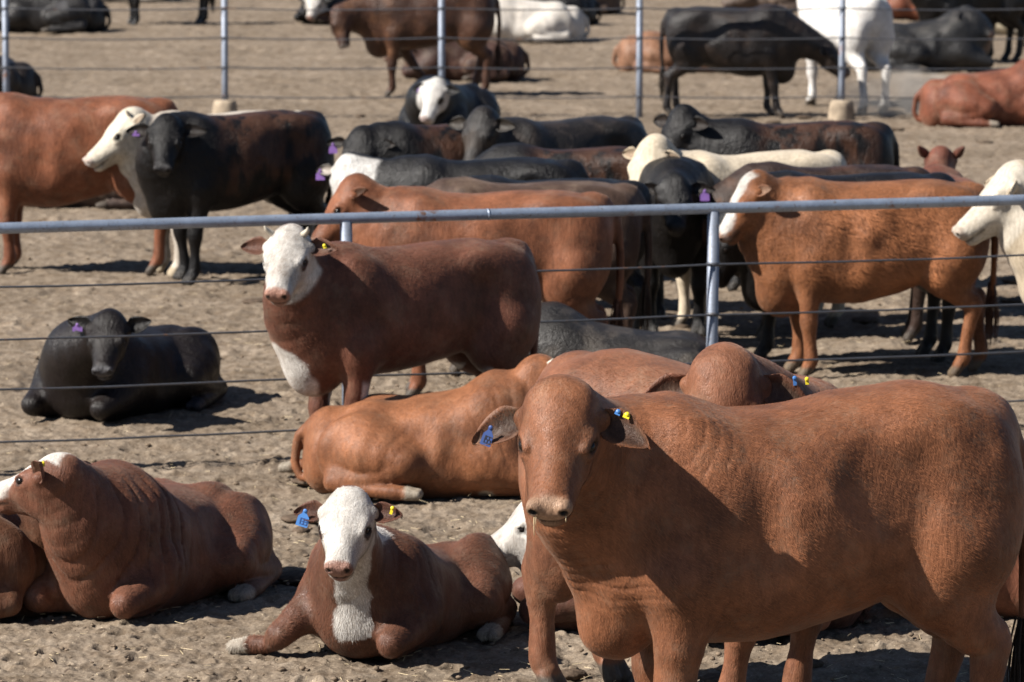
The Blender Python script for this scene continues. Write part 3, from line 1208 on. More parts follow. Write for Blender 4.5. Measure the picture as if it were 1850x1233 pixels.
def finish(c, C, muz=(.25, .16, .12), hoof=(.13, .11, .09), lips=True, muzr=.425):
    H, hm = c['H'], c['hm']
    m = hm * sst(muzr, muzr + .025, H[:, 0] + .10 * (H[:, 2] + .10) * (H[:, 2] < -.02) + .006 * c['nz'])
    C = mixv(C, muz, m)
    for s in (1, -1):
        q = np.sqrt(((H - np.array([.480, s * .050, -.080])) / np.array([.032, .016, .013])) ** 2 @ np.ones(3))
        C = mixv(C, (.012, .008, .007), sst(1.15, .85, q) * hm)
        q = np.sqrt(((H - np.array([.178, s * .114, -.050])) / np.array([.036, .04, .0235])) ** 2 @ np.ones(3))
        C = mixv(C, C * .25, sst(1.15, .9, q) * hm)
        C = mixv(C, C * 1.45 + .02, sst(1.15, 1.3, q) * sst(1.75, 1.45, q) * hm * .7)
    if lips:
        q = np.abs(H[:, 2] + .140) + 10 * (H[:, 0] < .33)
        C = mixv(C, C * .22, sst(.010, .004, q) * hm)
    C = mixv(C, hoof, sst(.078, .066, c['hf'] + .008 * c['nf']))
    if c['st']:
        C = mixv(C, hoof, sst(.075, .055, c['z'] + .006 * c['nf']))
    return C


def coat_solid(rgb, muz=(.25, .16, .12), dusk=0.0, hoof=(.13, .11, .09), face=None, legs=None, patch=None, saddle=None):
    def f(c):
        C = base_col(c, rgb, legs=legs)
        if face is not None:
            C = mixv(C, face, c['hm'])
        if patch is not None:
            C = mixv(C, patch, sst(.05, .35, c['nz'] + .2 * c['nf']) * (c['z'] > .35) * .8)
        if saddle is not None:        # sun-bleached brown over the ribs and back
            P = c['P']
            st_ = fbm(P * np.array([16.0, 16, 4.0]), 3, 77)
            m = sst(-.78, -.5, P[:, 0]) * sst(.40, .12, P[:, 0]) * sst(.62, .86, P[:, 2] + .25 * c['nz']) * sst(-.25, .25, st_ + .8 * c['nz'] + .15)
            C = mixv(C, saddle, m * .85)
        return finish(c, C, muz, hoof)
    return f


def coat_baldy(rgb, white=(.78, .75, .70), muz=(.50, .30, .24), eyep=True, throat=.35, chest=0.0, tw=.075, tc=.01, eyeside=(1, -1), belly=0.0, face_hi=.115, hoof=(.45, .40, .33), legw=None, blaze=None, poll0=-.085):
    def f(c):
        C = base_col(c, rgb, legs=legw)
        H, hm = c['H'], c['hm']
        n = c['nz']
        # white over the whole face
        w = hm * sst(poll0 - .02, poll0 + .02, H[:, 0] + .02 * n - .35 * np.maximum(0, -H[:, 2] - .13) + .10 * np.maximum(0, H[:, 0] - .2))
        if blaze:
            w = w * (1 - sst(blaze, blaze + .012, np.abs(H[:, 1]) + .012 * n)) * sst(-.125, -.105, H[:, 2] + .02 * n)
        C = mixv(C, white, w)
        if eyep:
            for s in eyeside:
                q = np.sqrt(((H[:, 0] - .190) / .044) ** 2 + ((H[:, 2] + .066) / .034) ** 2 + ((H[:, 1] - s * .125) / .055) ** 2)
                C = mixv(C, np.array(rgb) * .35, hm * sst(1.15, .9, q + .25 * n))
        if throat > 0:
            q = np.abs(c['lat'] - tc) + .05 * n
            wth = tw
            t = sst(wth + .008, wth - .008, q) * sst(1 - throat - .03, 1 - throat + .03, c['tt'] + .08 * n) * (c['td'] < .30)
            C = mixv(C, white, t * (1 - hm))
        if chest > 0:
            P = c['P']
            cx = .70 * c['long']
            zc = .62 if c['st'] else .22
            q = np.sqrt(((P[:, 0] - cx) / .22) ** 2 + (P[:, 1] / .15) ** 2 + ((P[:, 2] - zc) / .24) ** 2)
            C = mixv(C, white, sst(chest + .1, chest, q + .25 * n))
        if belly > 0 and c['st']:
            P = c['P']
            C = mixv(C, white, sst(belly + .02, belly - .02, P[:, 2] + .05 * n) * (np.abs(P[:, 0]) < .42))
        return finish(c, C, muz, hoof, muzr=.428)
    return f
# ---------------------------------------------------------------- the trampled ground
def ground_sheet():
    ys = [2.0, 8.0, 14.0]
    y = 17.0
    while y < 90:
        ys.append(y)
        y += 0.013 * (y / 17.0) ** 1.55
    ys += [92, 96, 104, 120, 150, 200, 300, 500, 900]
    ys = np.array(ys)
    xa = np.concatenate([[-60, -20, -6, -2.2, -1.45], np.linspace(-1.25, 1.25, 560), [1.45, 2.2, 6, 20, 60]]) * .118
    X = ys[:, None] * xa[None, :]
    Y = np.repeat(ys[:, None], len(xa), 1)
    p = np.stack([X, Y, X * 0], -1).reshape(-1, 3)
    z = 0.030 * fbm(p * .55, 2, 11) + 0.014 * fbm(p * 2.3, 2, 12)
    pk = p * np.array([1, .8, 1])
    cl = fbm(pk * 7.5, 3, 13)
    z += 0.008 * cl + 0.014 * np.maximum(0, cl - .2)
    cl2 = fbm(pk * 21, 2, 14)
    z += 0.008 * cl2 + .014 * np.maximum(0, cl2 - .25)
    cl3 = noise3(pk * 52, 15)
    z += 0.006 * cl3
    tr = fbm(pk * 3.3, 2, 17)
    z -= 0.022 * sst(.25, .55, tr)                  # trodden hollows
    rg = np.random.default_rng(8)
    nh = 900
    hy = 17 + 26 * rg.random(nh) ** 1.4
    hx = (rg.random(nh) * 2 - 1) * hy * .135
    ha = rg.uniform(0, 3.14, nh)
    for k in range(nh):           # hoof pocks trodden into the dust
        r0 = np.searchsorted(ys, hy[k] - .12)
        r1 = np.searchsorted(ys, hy[k] + .12)
        c0 = np.searchsorted(xa, (hx[k] - .12) / hy[k])
        c1 = np.searchsorted(xa, (hx[k] + .12) / hy[k])
        ii = (np.arange(r0, r1)[:, None] * X.shape[1] + np.arange(c0, c1)[None]).ravel()
        if len(ii) == 0:
            continue
        dx, dy = p[ii, 0] - hx[k], p[ii, 1] - hy[k]
        ca, sa = math.cos(ha[k]), math.sin(ha[k])
        q = np.sqrt(((dx * ca + dy * sa) / .062) ** 2 + ((dy * ca - dx * sa) / .048) ** 2)
        z[ii] += -.022 * sst(1.0, .55, q) + .008 * sst(.8, 1.05, q) * sst(1.5, 1.1, q)
    p[:, 2] = z - 0.005
    nr, nc = X.shape
    i = np.arange(nr - 1)[:, None] * nc + np.arange(nc - 1)[None]
    Fq = np.stack([i, i + 1, i + nc + 1, i + nc], -1).reshape(-1, 4)
    o = new_mesh('ground', p, Fq, M_DIRT)
    o['kind'] = 'structure'
    return o


def dirt_material():
    m, nt, b = mat_base('dirt')
    L = nt.links.new
    tc = N(nt, 'ShaderNodeTexCoord')
    a = N(nt, 'ShaderNodeTexNoise', Scale=.9, Detail=4.0)
    c = N(nt, 'ShaderNodeTexNoise', Scale=7.0, Detail=6.0, Roughness=.65)
    f = N(nt, 'ShaderNodeTexNoise', Scale=55.0, Detail=4.0, Roughness=.7)
    s = N(nt, 'ShaderNodeTexVoronoi', Scale=38.0)
    for n in (a, c, f, s):
        L(tc.outputs['Object'], n.inputs['Vector'])
    col = mixc(nt, ramp(nt, a.outputs['Fac'], .35, .65), (.212, .172, .132), (.280, .231, .182))
    col = mixc(nt, ramp(nt, c.outputs['Fac'], .38, .66), mixc(nt, 1.0, col, (.60, .56, .52), 'MULTIPLY'), col)
    col = mixc(nt, ramp(nt, f.outputs['Fac'], .35, .62), mixc(nt, 1.0, col, (.68, .66, .64), 'MULTIPLY'), mixc(nt, 1.0, col, (1.12, 1.11, 1.08), 'MULTIPLY'))
    # dark dung crumbs and pale straw specks
    sc = N(nt, 'ShaderNodeTexNoise', Scale=16.0, Detail=3.0)
    L(tc.outputs['Object'], sc.inputs['Vector'])
    col = mixc(nt, ramp(nt, sc.outputs['Fac'], .66, .72), col, (.075, .055, .042))
    st = N(nt, 'ShaderNodeTexNoise', Scale=90.0, Detail=1.0)
    L(tc.outputs['Object'], st.inputs['Vector'])
    col = mixc(nt, ramp(nt, st.outputs['Fac'], .70, .76), col, (.46, .38, .27))
    md = N(nt, 'ShaderNodeTexNoise', Scale=2.6, Detail=5.0, Roughness=.7)
    L(tc.outputs['Object'], md.inputs['Vector'])
    col = mixc(nt, ramp(nt, md.outputs['Fac'], .60, .70), col, mixc(nt, 1.0, col, (.55, .50, .46), 'MULTIPLY'))
    L(col, b.inputs['Base Color'])
    b.inputs['Roughness'].default_value = .95
    b.inputs['Specular IOR Level'].default_value = .1
    b1 = N(nt, 'ShaderNodeBump', Strength=.6, Distance=.012)
    L(f.outputs['Fac'], b1.inputs['Height'])
    L(b1.outputs[0], b.inputs['Normal'])
    return m


M_DIRT = dirt_material()
M_CLOD = plain('clod', (.165, .125, .09), rough=.95, spec=.1, noise=.45, nscale=30, bump=.5)
M_DUNG = plain('dung', (.085, .062, .045), rough=.95, spec=.1, noise=.4, nscale=40, bump=.8)
M_STRAW = plain('straw', (.50, .40, .24), rough=.7, noise=.3, nscale=5)


def galv(name, base, rough):
    m, nt, b = mat_base(name)
    tc = N(nt, 'ShaderNodeTexCoord')
    n = N(nt, 'ShaderNodeTexNoise', Scale=9.0, Detail=6.0, Roughness=.7)
    v = N(nt, 'ShaderNodeTexNoise', Scale=60.0, Detail=3.0)
    nt.links.new(tc.outputs['Object'], n.inputs['Vector'])
    nt.links.new(tc.outputs['Object'], v.inputs['Vector'])
    c = mixc(nt, ramp(nt, n.outputs['Fac'], .35, .68), tuple(x * .72 for x in base), base)
    c = mixc(nt, ramp(nt, v.outputs['Fac'], .60, .78), c, (.16, .12, .09))
    ru = N(nt, 'ShaderNodeTexNoise', Scale=3.2, Detail=8.0, Roughness=.75)
    nt.links.new(tc.outputs['Object'], ru.inputs['Vector'])
    c = mixc(nt, ramp(nt, ru.outputs['Fac'], .60, .66), c, (.20, .10, .055))
    nt.links.new(c, b.inputs['Base Color'])
    b.inputs['Metallic'].default_value = .55
    b.inputs['Roughness'].default_value = rough
    bb = N(nt, 'ShaderNodeBump', Strength=.3, Distance=.004)
    nt.links.new(v.outputs['Fac'], bb.inputs['Height'])
    nt.links.new(bb.outputs[0], b.inputs['Normal'])
    return m


M_PIPE = galv('galvanised_pipe', (.34, .40, .50), .45)
M_POST = galv('weathered_post', (.24, .27, .33), .6)
M_WIRE = galv('cable', (.10, .105, .12), .5)
M_CONC = plain('concrete', (.30, .24, .175), rough=.9, spec=.2, noise=.3, nscale=14, bump=.4)


def fence(name, label, group, P, height, wires, rp, rr, rw, conc=(), seed=0, sag=.01):
    """posts, a top pipe and cables; P = post feet"""
    rg = random.Random(seed)
    mid = P[len(P) // 2]
    root = empty(name, (mid[0], mid[1], 0), 0, label, 'fence', group)
    o = np.array([mid[0], mid[1], 0])
    P = [np.array([p[0], p[1], 0.0]) - o for p in P]
    for i, p in enumerate(P):
        lean = np.array([rg.uniform(-.006, .006), rg.uniform(-.01, .01), 0])
        v, f = tube([p + (0, 0, -.1), p + (0, 0, .4), p + lean + (0, 0, height - rr * .6)], rp, 16)
        post = new_mesh('post', v, f, M_POST, root)
        if i in conc:
            n, V, Fc = 28, [], []
            prof = [(.155, -.05), (.150, .04), (.138, .13), (.128, .19), (.112, .208), (.0, .215)]
            for r, z in prof:
                for j in range(n):
                    a = 6.2832 * j / n
                    q = r * (1 + .03 * math.sin(3 * a + i))
                    V.append(p + np.array([q * math.cos(a), q * math.sin(a), z]))
            for k in range(len(prof) - 1):
                for j in range(n):
                    Fc.append((k * n + j, k * n + (j + 1) % n, (k + 1) * n + (j + 1) % n, (k + 1) * n + j))
            new_mesh('concrete_base', np.array(V), Fc, M_CONC, post)
        for w in wires:
            v, f = tube([p + lean * w + (0, 0, w - .011), p + lean * w + (0, 0, w - .006), p + lean * w + (0, 0, w + .006), p + lean * w + (0, 0, w + .011)], [rp * 1.05, rp * 1.22, rp * 1.22, rp * 1.05], 12)
            new_mesh('cable_clip', v, f, M_WIRE, post)
    if rr:
        pts = []
        for i in range(len(P) - 1):
            for t in (0, .5):
                pts.append(P[i] * (1 - t) + P[i + 1] * t + np.array([0, 0, height]) + np.array([0, 0, rg.uniform(-.003, .003)]))
        pts.append(P[-1] + np.array([0, 0, height]))
        v, f = tube(pts, rr, 24)
        rail = new_mesh('top_rail', v, f, M_PIPE, root)
        # one welded collar where two lengths meet
        for q in range(0, len(P) - 1, 2):
            c = P[q] * .62 + P[q + 1] * .38 + np.array([0, 0, height])
            d = (P[q + 1] - P[q]) / np.linalg.norm(P[q + 1] - P[q])
            v, f = tube([c - d * .006, c + d * .006], rr * 1.06, 24)
            new_mesh('weld_seam', v, f, M_PIPE, rail)
    for w in wires:
        pts, rad = [], []
        for i in range(len(P) - 1):
            for t in np.linspace(0, 1, 9)[:-1]:
                pts.append(P[i] * (1 - t) + P[i + 1] * t + np.array([0, -rp * 1.0, w - sag * 4 * t * (1 - t) + rg.uniform(-.002, .002)]))
        pts.append(P[-1] + np.array([0, -rp, w]))
        v, f = tube(pts, rw, 8)
        new_mesh('cable', v, f, M_WIRE, root)
    return root


def fences():
    a, b = ground(0, 857), ground(1850, 778)
    d = (b - a) / np.linalg.norm(b - a)

    def on(u):      # the foot of the fence seen at this column
        r = ray(u, 850)
        k = r[0] / r[1]
        t = (a[0] - k * a[1]) / (k * d[1] - d[0])
        return a + d * t
    p1, p2 = on(629), on(1285)
    st = p2 - p1
    P = [p1 + st * k for k in range(-4, 6)]
    fence('pipe_fence', 'galvanised pipe rail fence with four cables between the nearest and middle pens', None, P, 1.36, (1.04, .752, .475, .185), .034, .031, .0062, seed=1, sag=.008)
    us = [-1150, -765, -375, 12, 407, 798, 1155, 1520, 1890, 2265, 2640]
    P = [ground(u, 215) for u in us]
    fence('cable_fence', 'far cable fence with two concrete post bases between the middle and far pens', None, P, 1.50, (.255, .58, .91, 1.24), .037, .034, .0075, conc=(4, 7), seed=2, sag=.02)


def clods():
    rg = np.random.default_rng(5)
    n = 5200
    Y = 17.2 + 33 * rg.random(n) ** 2.0
    X = (rg.random(n) * 2 - 1) * Y * .145
    R = .004 + .012 * rg.random(n) ** 3 + .012 * (rg.random(n) < .006)
    base, fb = ball((0, 0, 0), (1, 1, 1), nu=4, nv=6)
    V = np.zeros((n, len(base), 3), np.float32)
    for k in range(n):
        q = base * (1 + .30 * rg.standard_normal(base.shape) * .6)
        V[k] = q * np.array([R[k] * rg.uniform(.8, 1.5), R[k] * rg.uniform(.8, 1.5), R[k] * .6]) + np.array([X[k], Y[k], R[k] * .25])
    Fa = (fb[None] + (np.arange(n) * len(base))[:, None, None]).reshape(-1, 4)
    o = new_mesh('dirt_clods', V.reshape(-1, 3), Fa, M_CLOD, smooth=True)
    o['label'] = 'loose clods of dry dirt and dung strewn over the pen floor'
    o['category'] = 'dirt clods'
    o['kind'] = 'stuff'
    n = 90                              # flattened dung pats
    Y = 18 + 34 * rg.random(n) ** 1.3
    X = (rg.random(n) * 2 - 1) * Y * .14
    base, fb = ball((0, 0, 0), (1, 1, 1), nu=8, nv=16)
    VV, FF = [], []
    for k in range(n):
        r = rg.uniform(.05, .12)
        q = base.copy()
        q *= (1 + .22 * fbm(base * 2.2 + k * 3.7, 3, 5))[:, None]
        q = q * np.array([r * rg.uniform(.8, 1.4), r, .022]) + np.array([X[k], Y[k], .006])
        q[:, 2] += .008 * fbm(q * 30, 2, 6)
        VV.append(q)
        FF.append(fb + k * len(base))
    o = new_mesh('dung_pats', np.concatenate(VV), np.concatenate(FF), M_DUNG)
    o['label'] = 'dark dried dung pats trodden flat over the pen floors'
    o['category'] = 'dung'
    o['kind'] = 'stuff'
    n = 1500
    Y = 17.2 + 16 * rg.random(n) ** 1.6
    X = (rg.random(n) * 2 - 1) * Y * .14
    V, Fc = [], []
    for k in range(n):
        a = rg.uniform(0, 3.14)
        L_ = rg.uniform(.008, .030)
        d = np.array([math.cos(a), math.sin(a), rg.uniform(-.2, .3)]) * L_
        e = np.array([-math.sin(a), math.cos(a), 0]) * .0012
        c = np.array([X[k], Y[k], .012])
        o_ = len(V)
        V += [c - d - e, c - d + e, c + d + e, c + d - e, c - d + (0, 0, .0016), c + d + (0, 0, .0016)]
        Fc += [(o_, o_ + 1, o_ + 2, o_ + 3), (o_, o_ + 3, o_ + 5, o_ + 4), (o_ + 1, o_ + 4, o_ + 5, o_ + 2)]
    o = new_mesh('straw_bits', np.array(V), Fc, M_STRAW, smooth=False)
    o['label'] = 'bits of straw scattered over the near pen floor'
    o['category'] = 'straw'
    o['kind'] = 'stuff'


M_DROOL = plain('drool', (.62, .50, .30), rough=.12, spec=.8)


def dust():
    """the cloud the white steer has kicked up"""
    m = bpy.data.materials.new('dust')
    m.use_nodes = True
    nt = m.node_tree
    nt.nodes.clear()
    o = nt.nodes.new('ShaderNodeOutputMaterial')
    v = nt.nodes.new('ShaderNodeVolumePrincipled')
    v.inputs['Color'].default_value = (.85, .78, .70, 1)
    tc = N(nt, 'ShaderNodeTexCoord')
    n = N(nt, 'ShaderNodeTexNoise', Scale=2.2, Detail=3.0)
    nt.links.new(tc.outputs['Object'], n.inputs['Vector'])
    r = N(nt, 'ShaderNodeMapRange')
    r.inputs['From Min'].default_value = .40
    r.inputs['From Max'].default_value = .75
    r.inputs['To Max'].default_value = 2.2
    nt.links.new(n.outputs['Fac'], r.inputs['Value'])
    nt.links.new(r.outputs[0], v.inputs['Density'])
    nt.links.new(v.outputs[0], o.inputs['Volume'])
    g = ground(1625, 206)
    V, Fc = ball((0, 0, 0), (.85, .6, .30), nu=12, nv=20)
    d = new_mesh('dust', V, Fc, m)
    d.location = (g[0], g[1], .22)
    d['label'] = 'low cloud of pale dust raised around the feet of the white steer'
    d['category'] = 'dust'
    d['kind'] = 'stuff'
# ---------------------------------------------------------------- the herd
RED = (.285, .112, .052)
DRED = (.165, .060, .036)
ORG = (.34, .135, .060)
BLK = (.008, .007, .0073)
BBR = (.040, .024, .018)
CRM = (.62, .52, .38)
WHT = (.74, .70, .64)
EIN = (.085, .042, .026)
G1 = 'cattle in the nearest pen'
G2 = 'cattle in the middle pen behind the pipe rail'
G3 = 'cattle in the far pen behind the second fence'
bk = dict(mat=M_BLACK, coat=coat_solid(BLK, muz=(.05, .048, .05), hoof=(.05, .045, .04)), earcol=(BLK, (.03, .022, .018)))
bb = dict(mat=M_BLACKSHAG, coat=coat_solid(BLK, muz=(.05, .048, .05), hoof=(.05, .045, .04), saddle=(.11, .050, .028)), earcol=(BLK, (.03, .022, .018)))


def big():
    pt = dict(kind='panel', mat=M_PURPLE, size=(.075, .085))
    # --- nearest pen
    r, inf = build_cow('cow', 'big reddish brown steer standing side on in front, looking at the camera', 'cow', G1, (1418, 1413), 193, 1.175, 'stand',
              pp=(1014, 722, -.38), yaw=261, pitch=38, breed='zebu', coat=coat_solid(RED, muz=(.46, .29, .19), hoof=(.10, .08, .06)), mat=M_RED, h=HN, hs=.96, hair=120000, hlen=.019,
              dewlap=.35, folds=1.3, depth=.075, brisk=.66, legr=1.0, rise=.035, long=.97, girth=1.03, ear=dict(len=.185, w=.066), earcol=(RED, EIN), legs=dict(fl=.0, fr=-.04, hl=.05, hr=.11),
              tailcol=(.02, .012, .01), tdir=.06, taillen=1.1, seed=1,
              tags=[dict(ear=-1, mat=M_NAVY, size=(.05, .085), txt='155', face=(-.35, -1, .1), roll=-18, off=(.01, -.01, .02)),
                    dict(ear=1, mat=M_YELLOW, size=(.028, .02), kind='strip', face=(.1, -1, .5), roll=-25, off=(-.05, .0, .03)),
                    dict(ear=1, mat=M_BLUE, size=(.024, .018), kind='strip', face=(.1, -1, .5), roll=-25, off=(-.062, -.03, .03))])
    TB, TH, hd = inf
    # strands of slobber and chewed straw on the muzzle
    for k, (y, ln, w) in enumerate(((-.046, .085, .0018), (-.040, .05, .0012), (.056, .03, .0016))):
        p0 = TH[0] @ (np.array([.470 * KX, y, -.090]) * TH[2]) + TH[1]
        pts = [p0 + np.array([0, 0, -ln * t]) + TH[0][:, 0] * .012 * math.sin(t * 3) for t in np.linspace(0, 1, 8)]
        v, f = tube(pts, w * np.array([1, .8, 1.1, .7, .9, .6, .8, .5]), 6)
        new_mesh('drool_strand', v, f, M_DROOL, r)
    build_cow('cow', 'brown steer behind the big one, its domed forehead showing over that back', 'cow', G1, (1262, 1276), 318, 1.11, 'stand',
              pp=(1309, 664, -.22), yaw=268, pitch=50, hair=60000, hlen=.018, ear=dict(len=.20, w=.066), breed='zebu', coat=coat_solid((.275, .112, .058), muz=(.3, .2, .15)), mat=M_RED, h=HN, hs=1.02, rise=.03,
              earcol=((.27, .10, .055), EIN), legs=dict(fl=-.08, fr=-.12, hl=.02, hr=-.02), depth=.08, seed=2, legr=1.0,
              extra=lambda F, TB, TH, E: [E((-.56, q * .165, .60), (.115, .095, .25), .10) for q in (1, -1)], tail=True, neckw=.92, girth=1.0, long=.94,
              tags=[dict(ear=1, mat=M_BLUE, size=(.016, .036), kind='strip', face=(.1, -1, .1), roll=5, off=(-.06, .02, .03)),
                    dict(ear=1, mat=M_YELLOW, size=(.016, .026), kind='strip', face=(.1, -1, .1), roll=5, off=(-.055, .062, .03))])
    build_cow('cow', 'orange tan steer lying with its rump to the left, head hidden behind the standing pair', 'cow', G1, (782, 882), 350, .90, 'lie',
              pp=(978, 662, .05), yaw=20, pitch=30, breed='zebu', coat=coat_solid(ORG, muz=(.4, .28, .2), hoof=(.45, .40, .32)), mat=M_ORANGE, h=.014, hs=.95, hair=45000, hlen=.014,
              earcol=((.2, .08, .04), EIN), seed=3, folds=.4, tdir=-.05, girth=1.0, horns=.9, legs=dict(hr='out', fr='fold', hl=[(-.30, .30, .24), (-.2, .34, .2), (-.45, .36, .12), (-.62, .36, .08), (-.78, .38, .05), (-.88, .38, .05), (-.94, .38, .045)]))
    build_cow('cow', 'dark brown white-faced steer standing behind the orange lying one, facing the camera', 'cow', G1, (735, 853), 211, 1.0, 'stand', girth=.86,
              pp=(521, 428, -.12), yaw=258, pitch=38, breed='angus', coat=coat_baldy((.17, .066, .040), throat=.3, tw=.05, chest=.85, belly=.56, eyeside=(1,), muz=(.50, .27, .20)), mat=M_RED, h=.0135, hs=.92, hair=55000, hlen=.02,
              earcol=((.19, .08, .05), (.13, .055, .035)), seed=4, horns=1.0, folds=.25, depth=-.01, legs=dict(fl=.0, fr=.05), ear=dict(len=.17, w=.062),
              tags=[dict(ear=1, mat=M_YELLOW, size=(.02, .02), kind='strip', face=(0, -1, .3), roll=20, off=(0, 0, .02))])
    build_cow('calf', 'brown calf with a white face and throat lying in front with its head up', 'calf', G1, (716, 1150), 250, .88, 'lie',
              pp=(628, 905, -.08), yaw=262, pitch=36, breed='angus', coat=coat_baldy((.15, .062, .036), throat=.97, tw=.075, tc=-.05, chest=.45, eyeside=(1, -1), muz=(.40, .22, .17)), mat=M_RED, h=.0105, hs=.95, neckw=.82, long=.93, hair=80000, hlen=.018,
              earcol=((.19, .08, .05), (.10, .042, .028)), seed=5, folds=.3, legs=dict(fr='side', fl='fold'), ear=dict(len=.16, w=.062), tops=(.35, .40, .44, .50, .59, .61), tail=False,
              tags=[dict(ear=-1, mat=M_BLUE, size=(.062, .085), txt='133', ink=M_INKL, face=(-.2, -1, .1), roll=-14, off=(.01, -.005, .02)),
                    dict(ear=1, mat=M_YELLOW, size=(.014, .034), kind='strip', face=(.1, -1, .3), roll=-18, off=(-.02, .02, .02))])
    build_cow('cow', 'dark reddish brown steer with a wrinkled neck lying at the left, facing left', 'cow', G1, (272, 1078), 247, .93, 'lie',
              pp=(104, 836, .08), yaw=148, pitch=14, roll=0, breed='angus', coat=coat_baldy((.20, .080, .046), throat=0, chest=0, blaze=.075, eyep=False, muz=(.3, .2, .15)), mat=M_RED, h=.0125, hs=1.02, hair=60000, hlen=.016,
              earcol=((.19, .075, .05), (.42, .26, .18)), seed=6, folds=1.3, neckw=1.15, legs=dict(fl='fold', fr='fold'), tail=False, ear=dict(len=.17, w=.06, l=(-.62, .62, .45), nl=(.1, 1, .1)),
              tags=[dict(ear=1, mat=M_YELLOW, size=(.02, .02), kind='strip', face=(0, -1, .5), off=(-.03, 0, .02))])
    build_cow('cow', 'brown steer lying at the left edge with only its round rump in view', 'cow', G1, (-180, 1097), 184, 1.0, 'lie', poll=(.9, 0, .9), yaw=180,
              coat=coat_solid((.20, .083, .042)), mat=M_RED, h=.02, seed=7)
    build_cow('cow', 'white-headed brown steer lying behind the legs of the standing pair, muzzle left', 'cow', G1, (1250, 1122), 184, 1.0, 'lie',
              pp=(984, 908, 0), yaw=186, pitch=26, hs=.92, coat=coat_baldy((.17, .066, .042), throat=.9, chest=.7, eyep=False, muz=(.6, .36, .28)), mat=M_RED, h=.016, seed=8, earcol=((.17, .06, .04), EIN),
              tops=(.40, .45, .485, .50, .55, .58))
    build_cow('cow', 'brown steer lying at the right edge behind the hind legs of the big one', 'cow', G1, (1890, 1097), 183, .97, 'lie',
              poll=(.9, 0, .6), yaw=185, pitch=30, coat=coat_solid((.24, .09, .05)), mat=M_RED, h=.018, seed=9, tops=(.42, .45, .47, .48, .50, .52))
    # --- middle pen
    build_cow('cow', 'black steer lying alone behind the fence at the left, facing the camera', 'cow', G2, (222, 738), 247, .96, 'lie', tops=(.42, .47, .50, .53, .55, .54),
              pp=(196, 578, -.12), yaw=266, pitch=38, mat=M_BLACK, coat=coat_solid((.018, .013, .012), muz=(.11, .11, .12), hoof=(.05, .05, .06)), earcol=(BLK, (.012, .01, .009)), h=.0145, hs=.92, seed=10, hair=45000, hlen=.018,
              girth=1.05, legs=dict(fl='fold', fr='fold'), ear=dict(len=.17, w=.066, l=(-.35, .95, .15), r=(-.35, -.95, .15)), tags=[dict(pt, ear=-1, off=(.02, 0, .01), size=(.07, .05))], tail=False)
    build_cow('cow', 'dusty grey black steer lying behind the fence post, its head turned away', 'cow', G2, (1120, 766), 176, 1.0, 'lie',
              pp=(985, 600, .05), yaw=150, pitch=20, mat=M_BLACK, coat=coat_solid((.035, .032, .030), patch=(.11, .095, .08)), h=.018, seed=11, earcol=(BLK, BLK))
    build_cow('cow', 'orange brown steer standing side on behind the rail, head low at the left', 'cow', G2, (880, 713), 181, 1.0, 'stand',
              pp=(628, 335), yaw=186, pitch=48, mat=M_ORANGE, coat=coat_solid((.28, .105, .050), muz=(.35, .22, .15)), breed='angus', h=.0155, seed=12, hair=30000, hlen=.018, folds=.5, dewlap=.4,
              earcol=((.26, .10, .05), EIN), ear=dict(len=.15, w=.04, l=(-.5, .6, -.1), r=(-.5, -.6, -.1)), rise=.0)
    build_cow('cow', 'greyish brown steer standing behind the orange one, its rump sticking out', 'cow', G2, (950, 667), 180, .96, 'stand',
              poll=(.9, 0, 1.05), yaw=180, pitch=50, mat=M_RED, coat=coat_solid((.085, .05, .036)), h=.02, seed=13)
    build_cow('cow', 'black steer standing head on, a purple tag in each ear, beside the fence post', 'cow', G2, (1222, 592), 266, .95, 'stand',
              pp=(1219, 328, 0), yaw=272, pitch=42, h=.017, seed=14, hs=.95, tags=[dict(pt, ear=1, off=(.03, .0, .02)), dict(pt, ear=-1, off=(.03, 0, .02), size=(.05, .08), roll=10)], **bk)
    build_cow('cow', 'curly orange brown steer with a white blaze standing side on behind the fence post', 'cow', G2, (1568, 675), 183, .98, 'stand',
              pp=(1352, 330, -.10), yaw=196, pitch=50, mat=M_SHAG, coat=coat_baldy((.33, .13, .055), throat=0, chest=0, eyep=False, blaze=.07, muz=(.40, .24, .17), hoof=(.2, .15, .1)), h=.0145, seed=15, hs=.98, hair=80000, hlen=.052, curl=1,
              earcol=((.34, .14, .07), (.30, .18, .12)), ear=dict(len=.14, w=.045, l=(-.4, .75, -.1)), depth=.07, legs=dict(fl=-.03, fr=.02, hl=.06, hr=-.14), tailcol=(.10, .035, .02), tdir=.0, folds=.3)
    build_cow('cow', 'black steer standing just behind the curly orange one, its dark legs and chest showing', 'cow', G2, (1528, 652), 193, .97, 'stand',
              poll=(.86, 0, .95), yaw=195, pitch=65, h=.018, seed=16, depth=.1, legs=dict(fl=-.06, fr=.1), tail=False, **bk)
    build_cow('cow', 'brownish black steer standing farther behind the curly orange one, back only', 'cow', G2, (1492, 610), 178, .93, 'stand',
              poll=(.9, 0, 1.0), yaw=180, pitch=50, h=.02, seed=17, mat=M_BLACKSHAG, coat=coat_solid((.05, .028, .02), patch=(.12, .06, .035)), tail=False)
    build_cow('calf', 'reddish brown calf seen from behind with both ears pricked, above the curly one', 'calf', G2, (1702, 560), 93, .78, 'stand',
              pp=(1700, 276, -.05), yaw=85, pitch=40, mat=M_RED, coat=coat_solid((.20, .07, .045)), h=.018, seed=18, hs=1.0, earcol=((.20, .07, .045), (.2, .1, .07)),
              ear=dict(len=.19, w=.05, l=(-.95, .55, .25), r=(-.95, -.55, .25)))
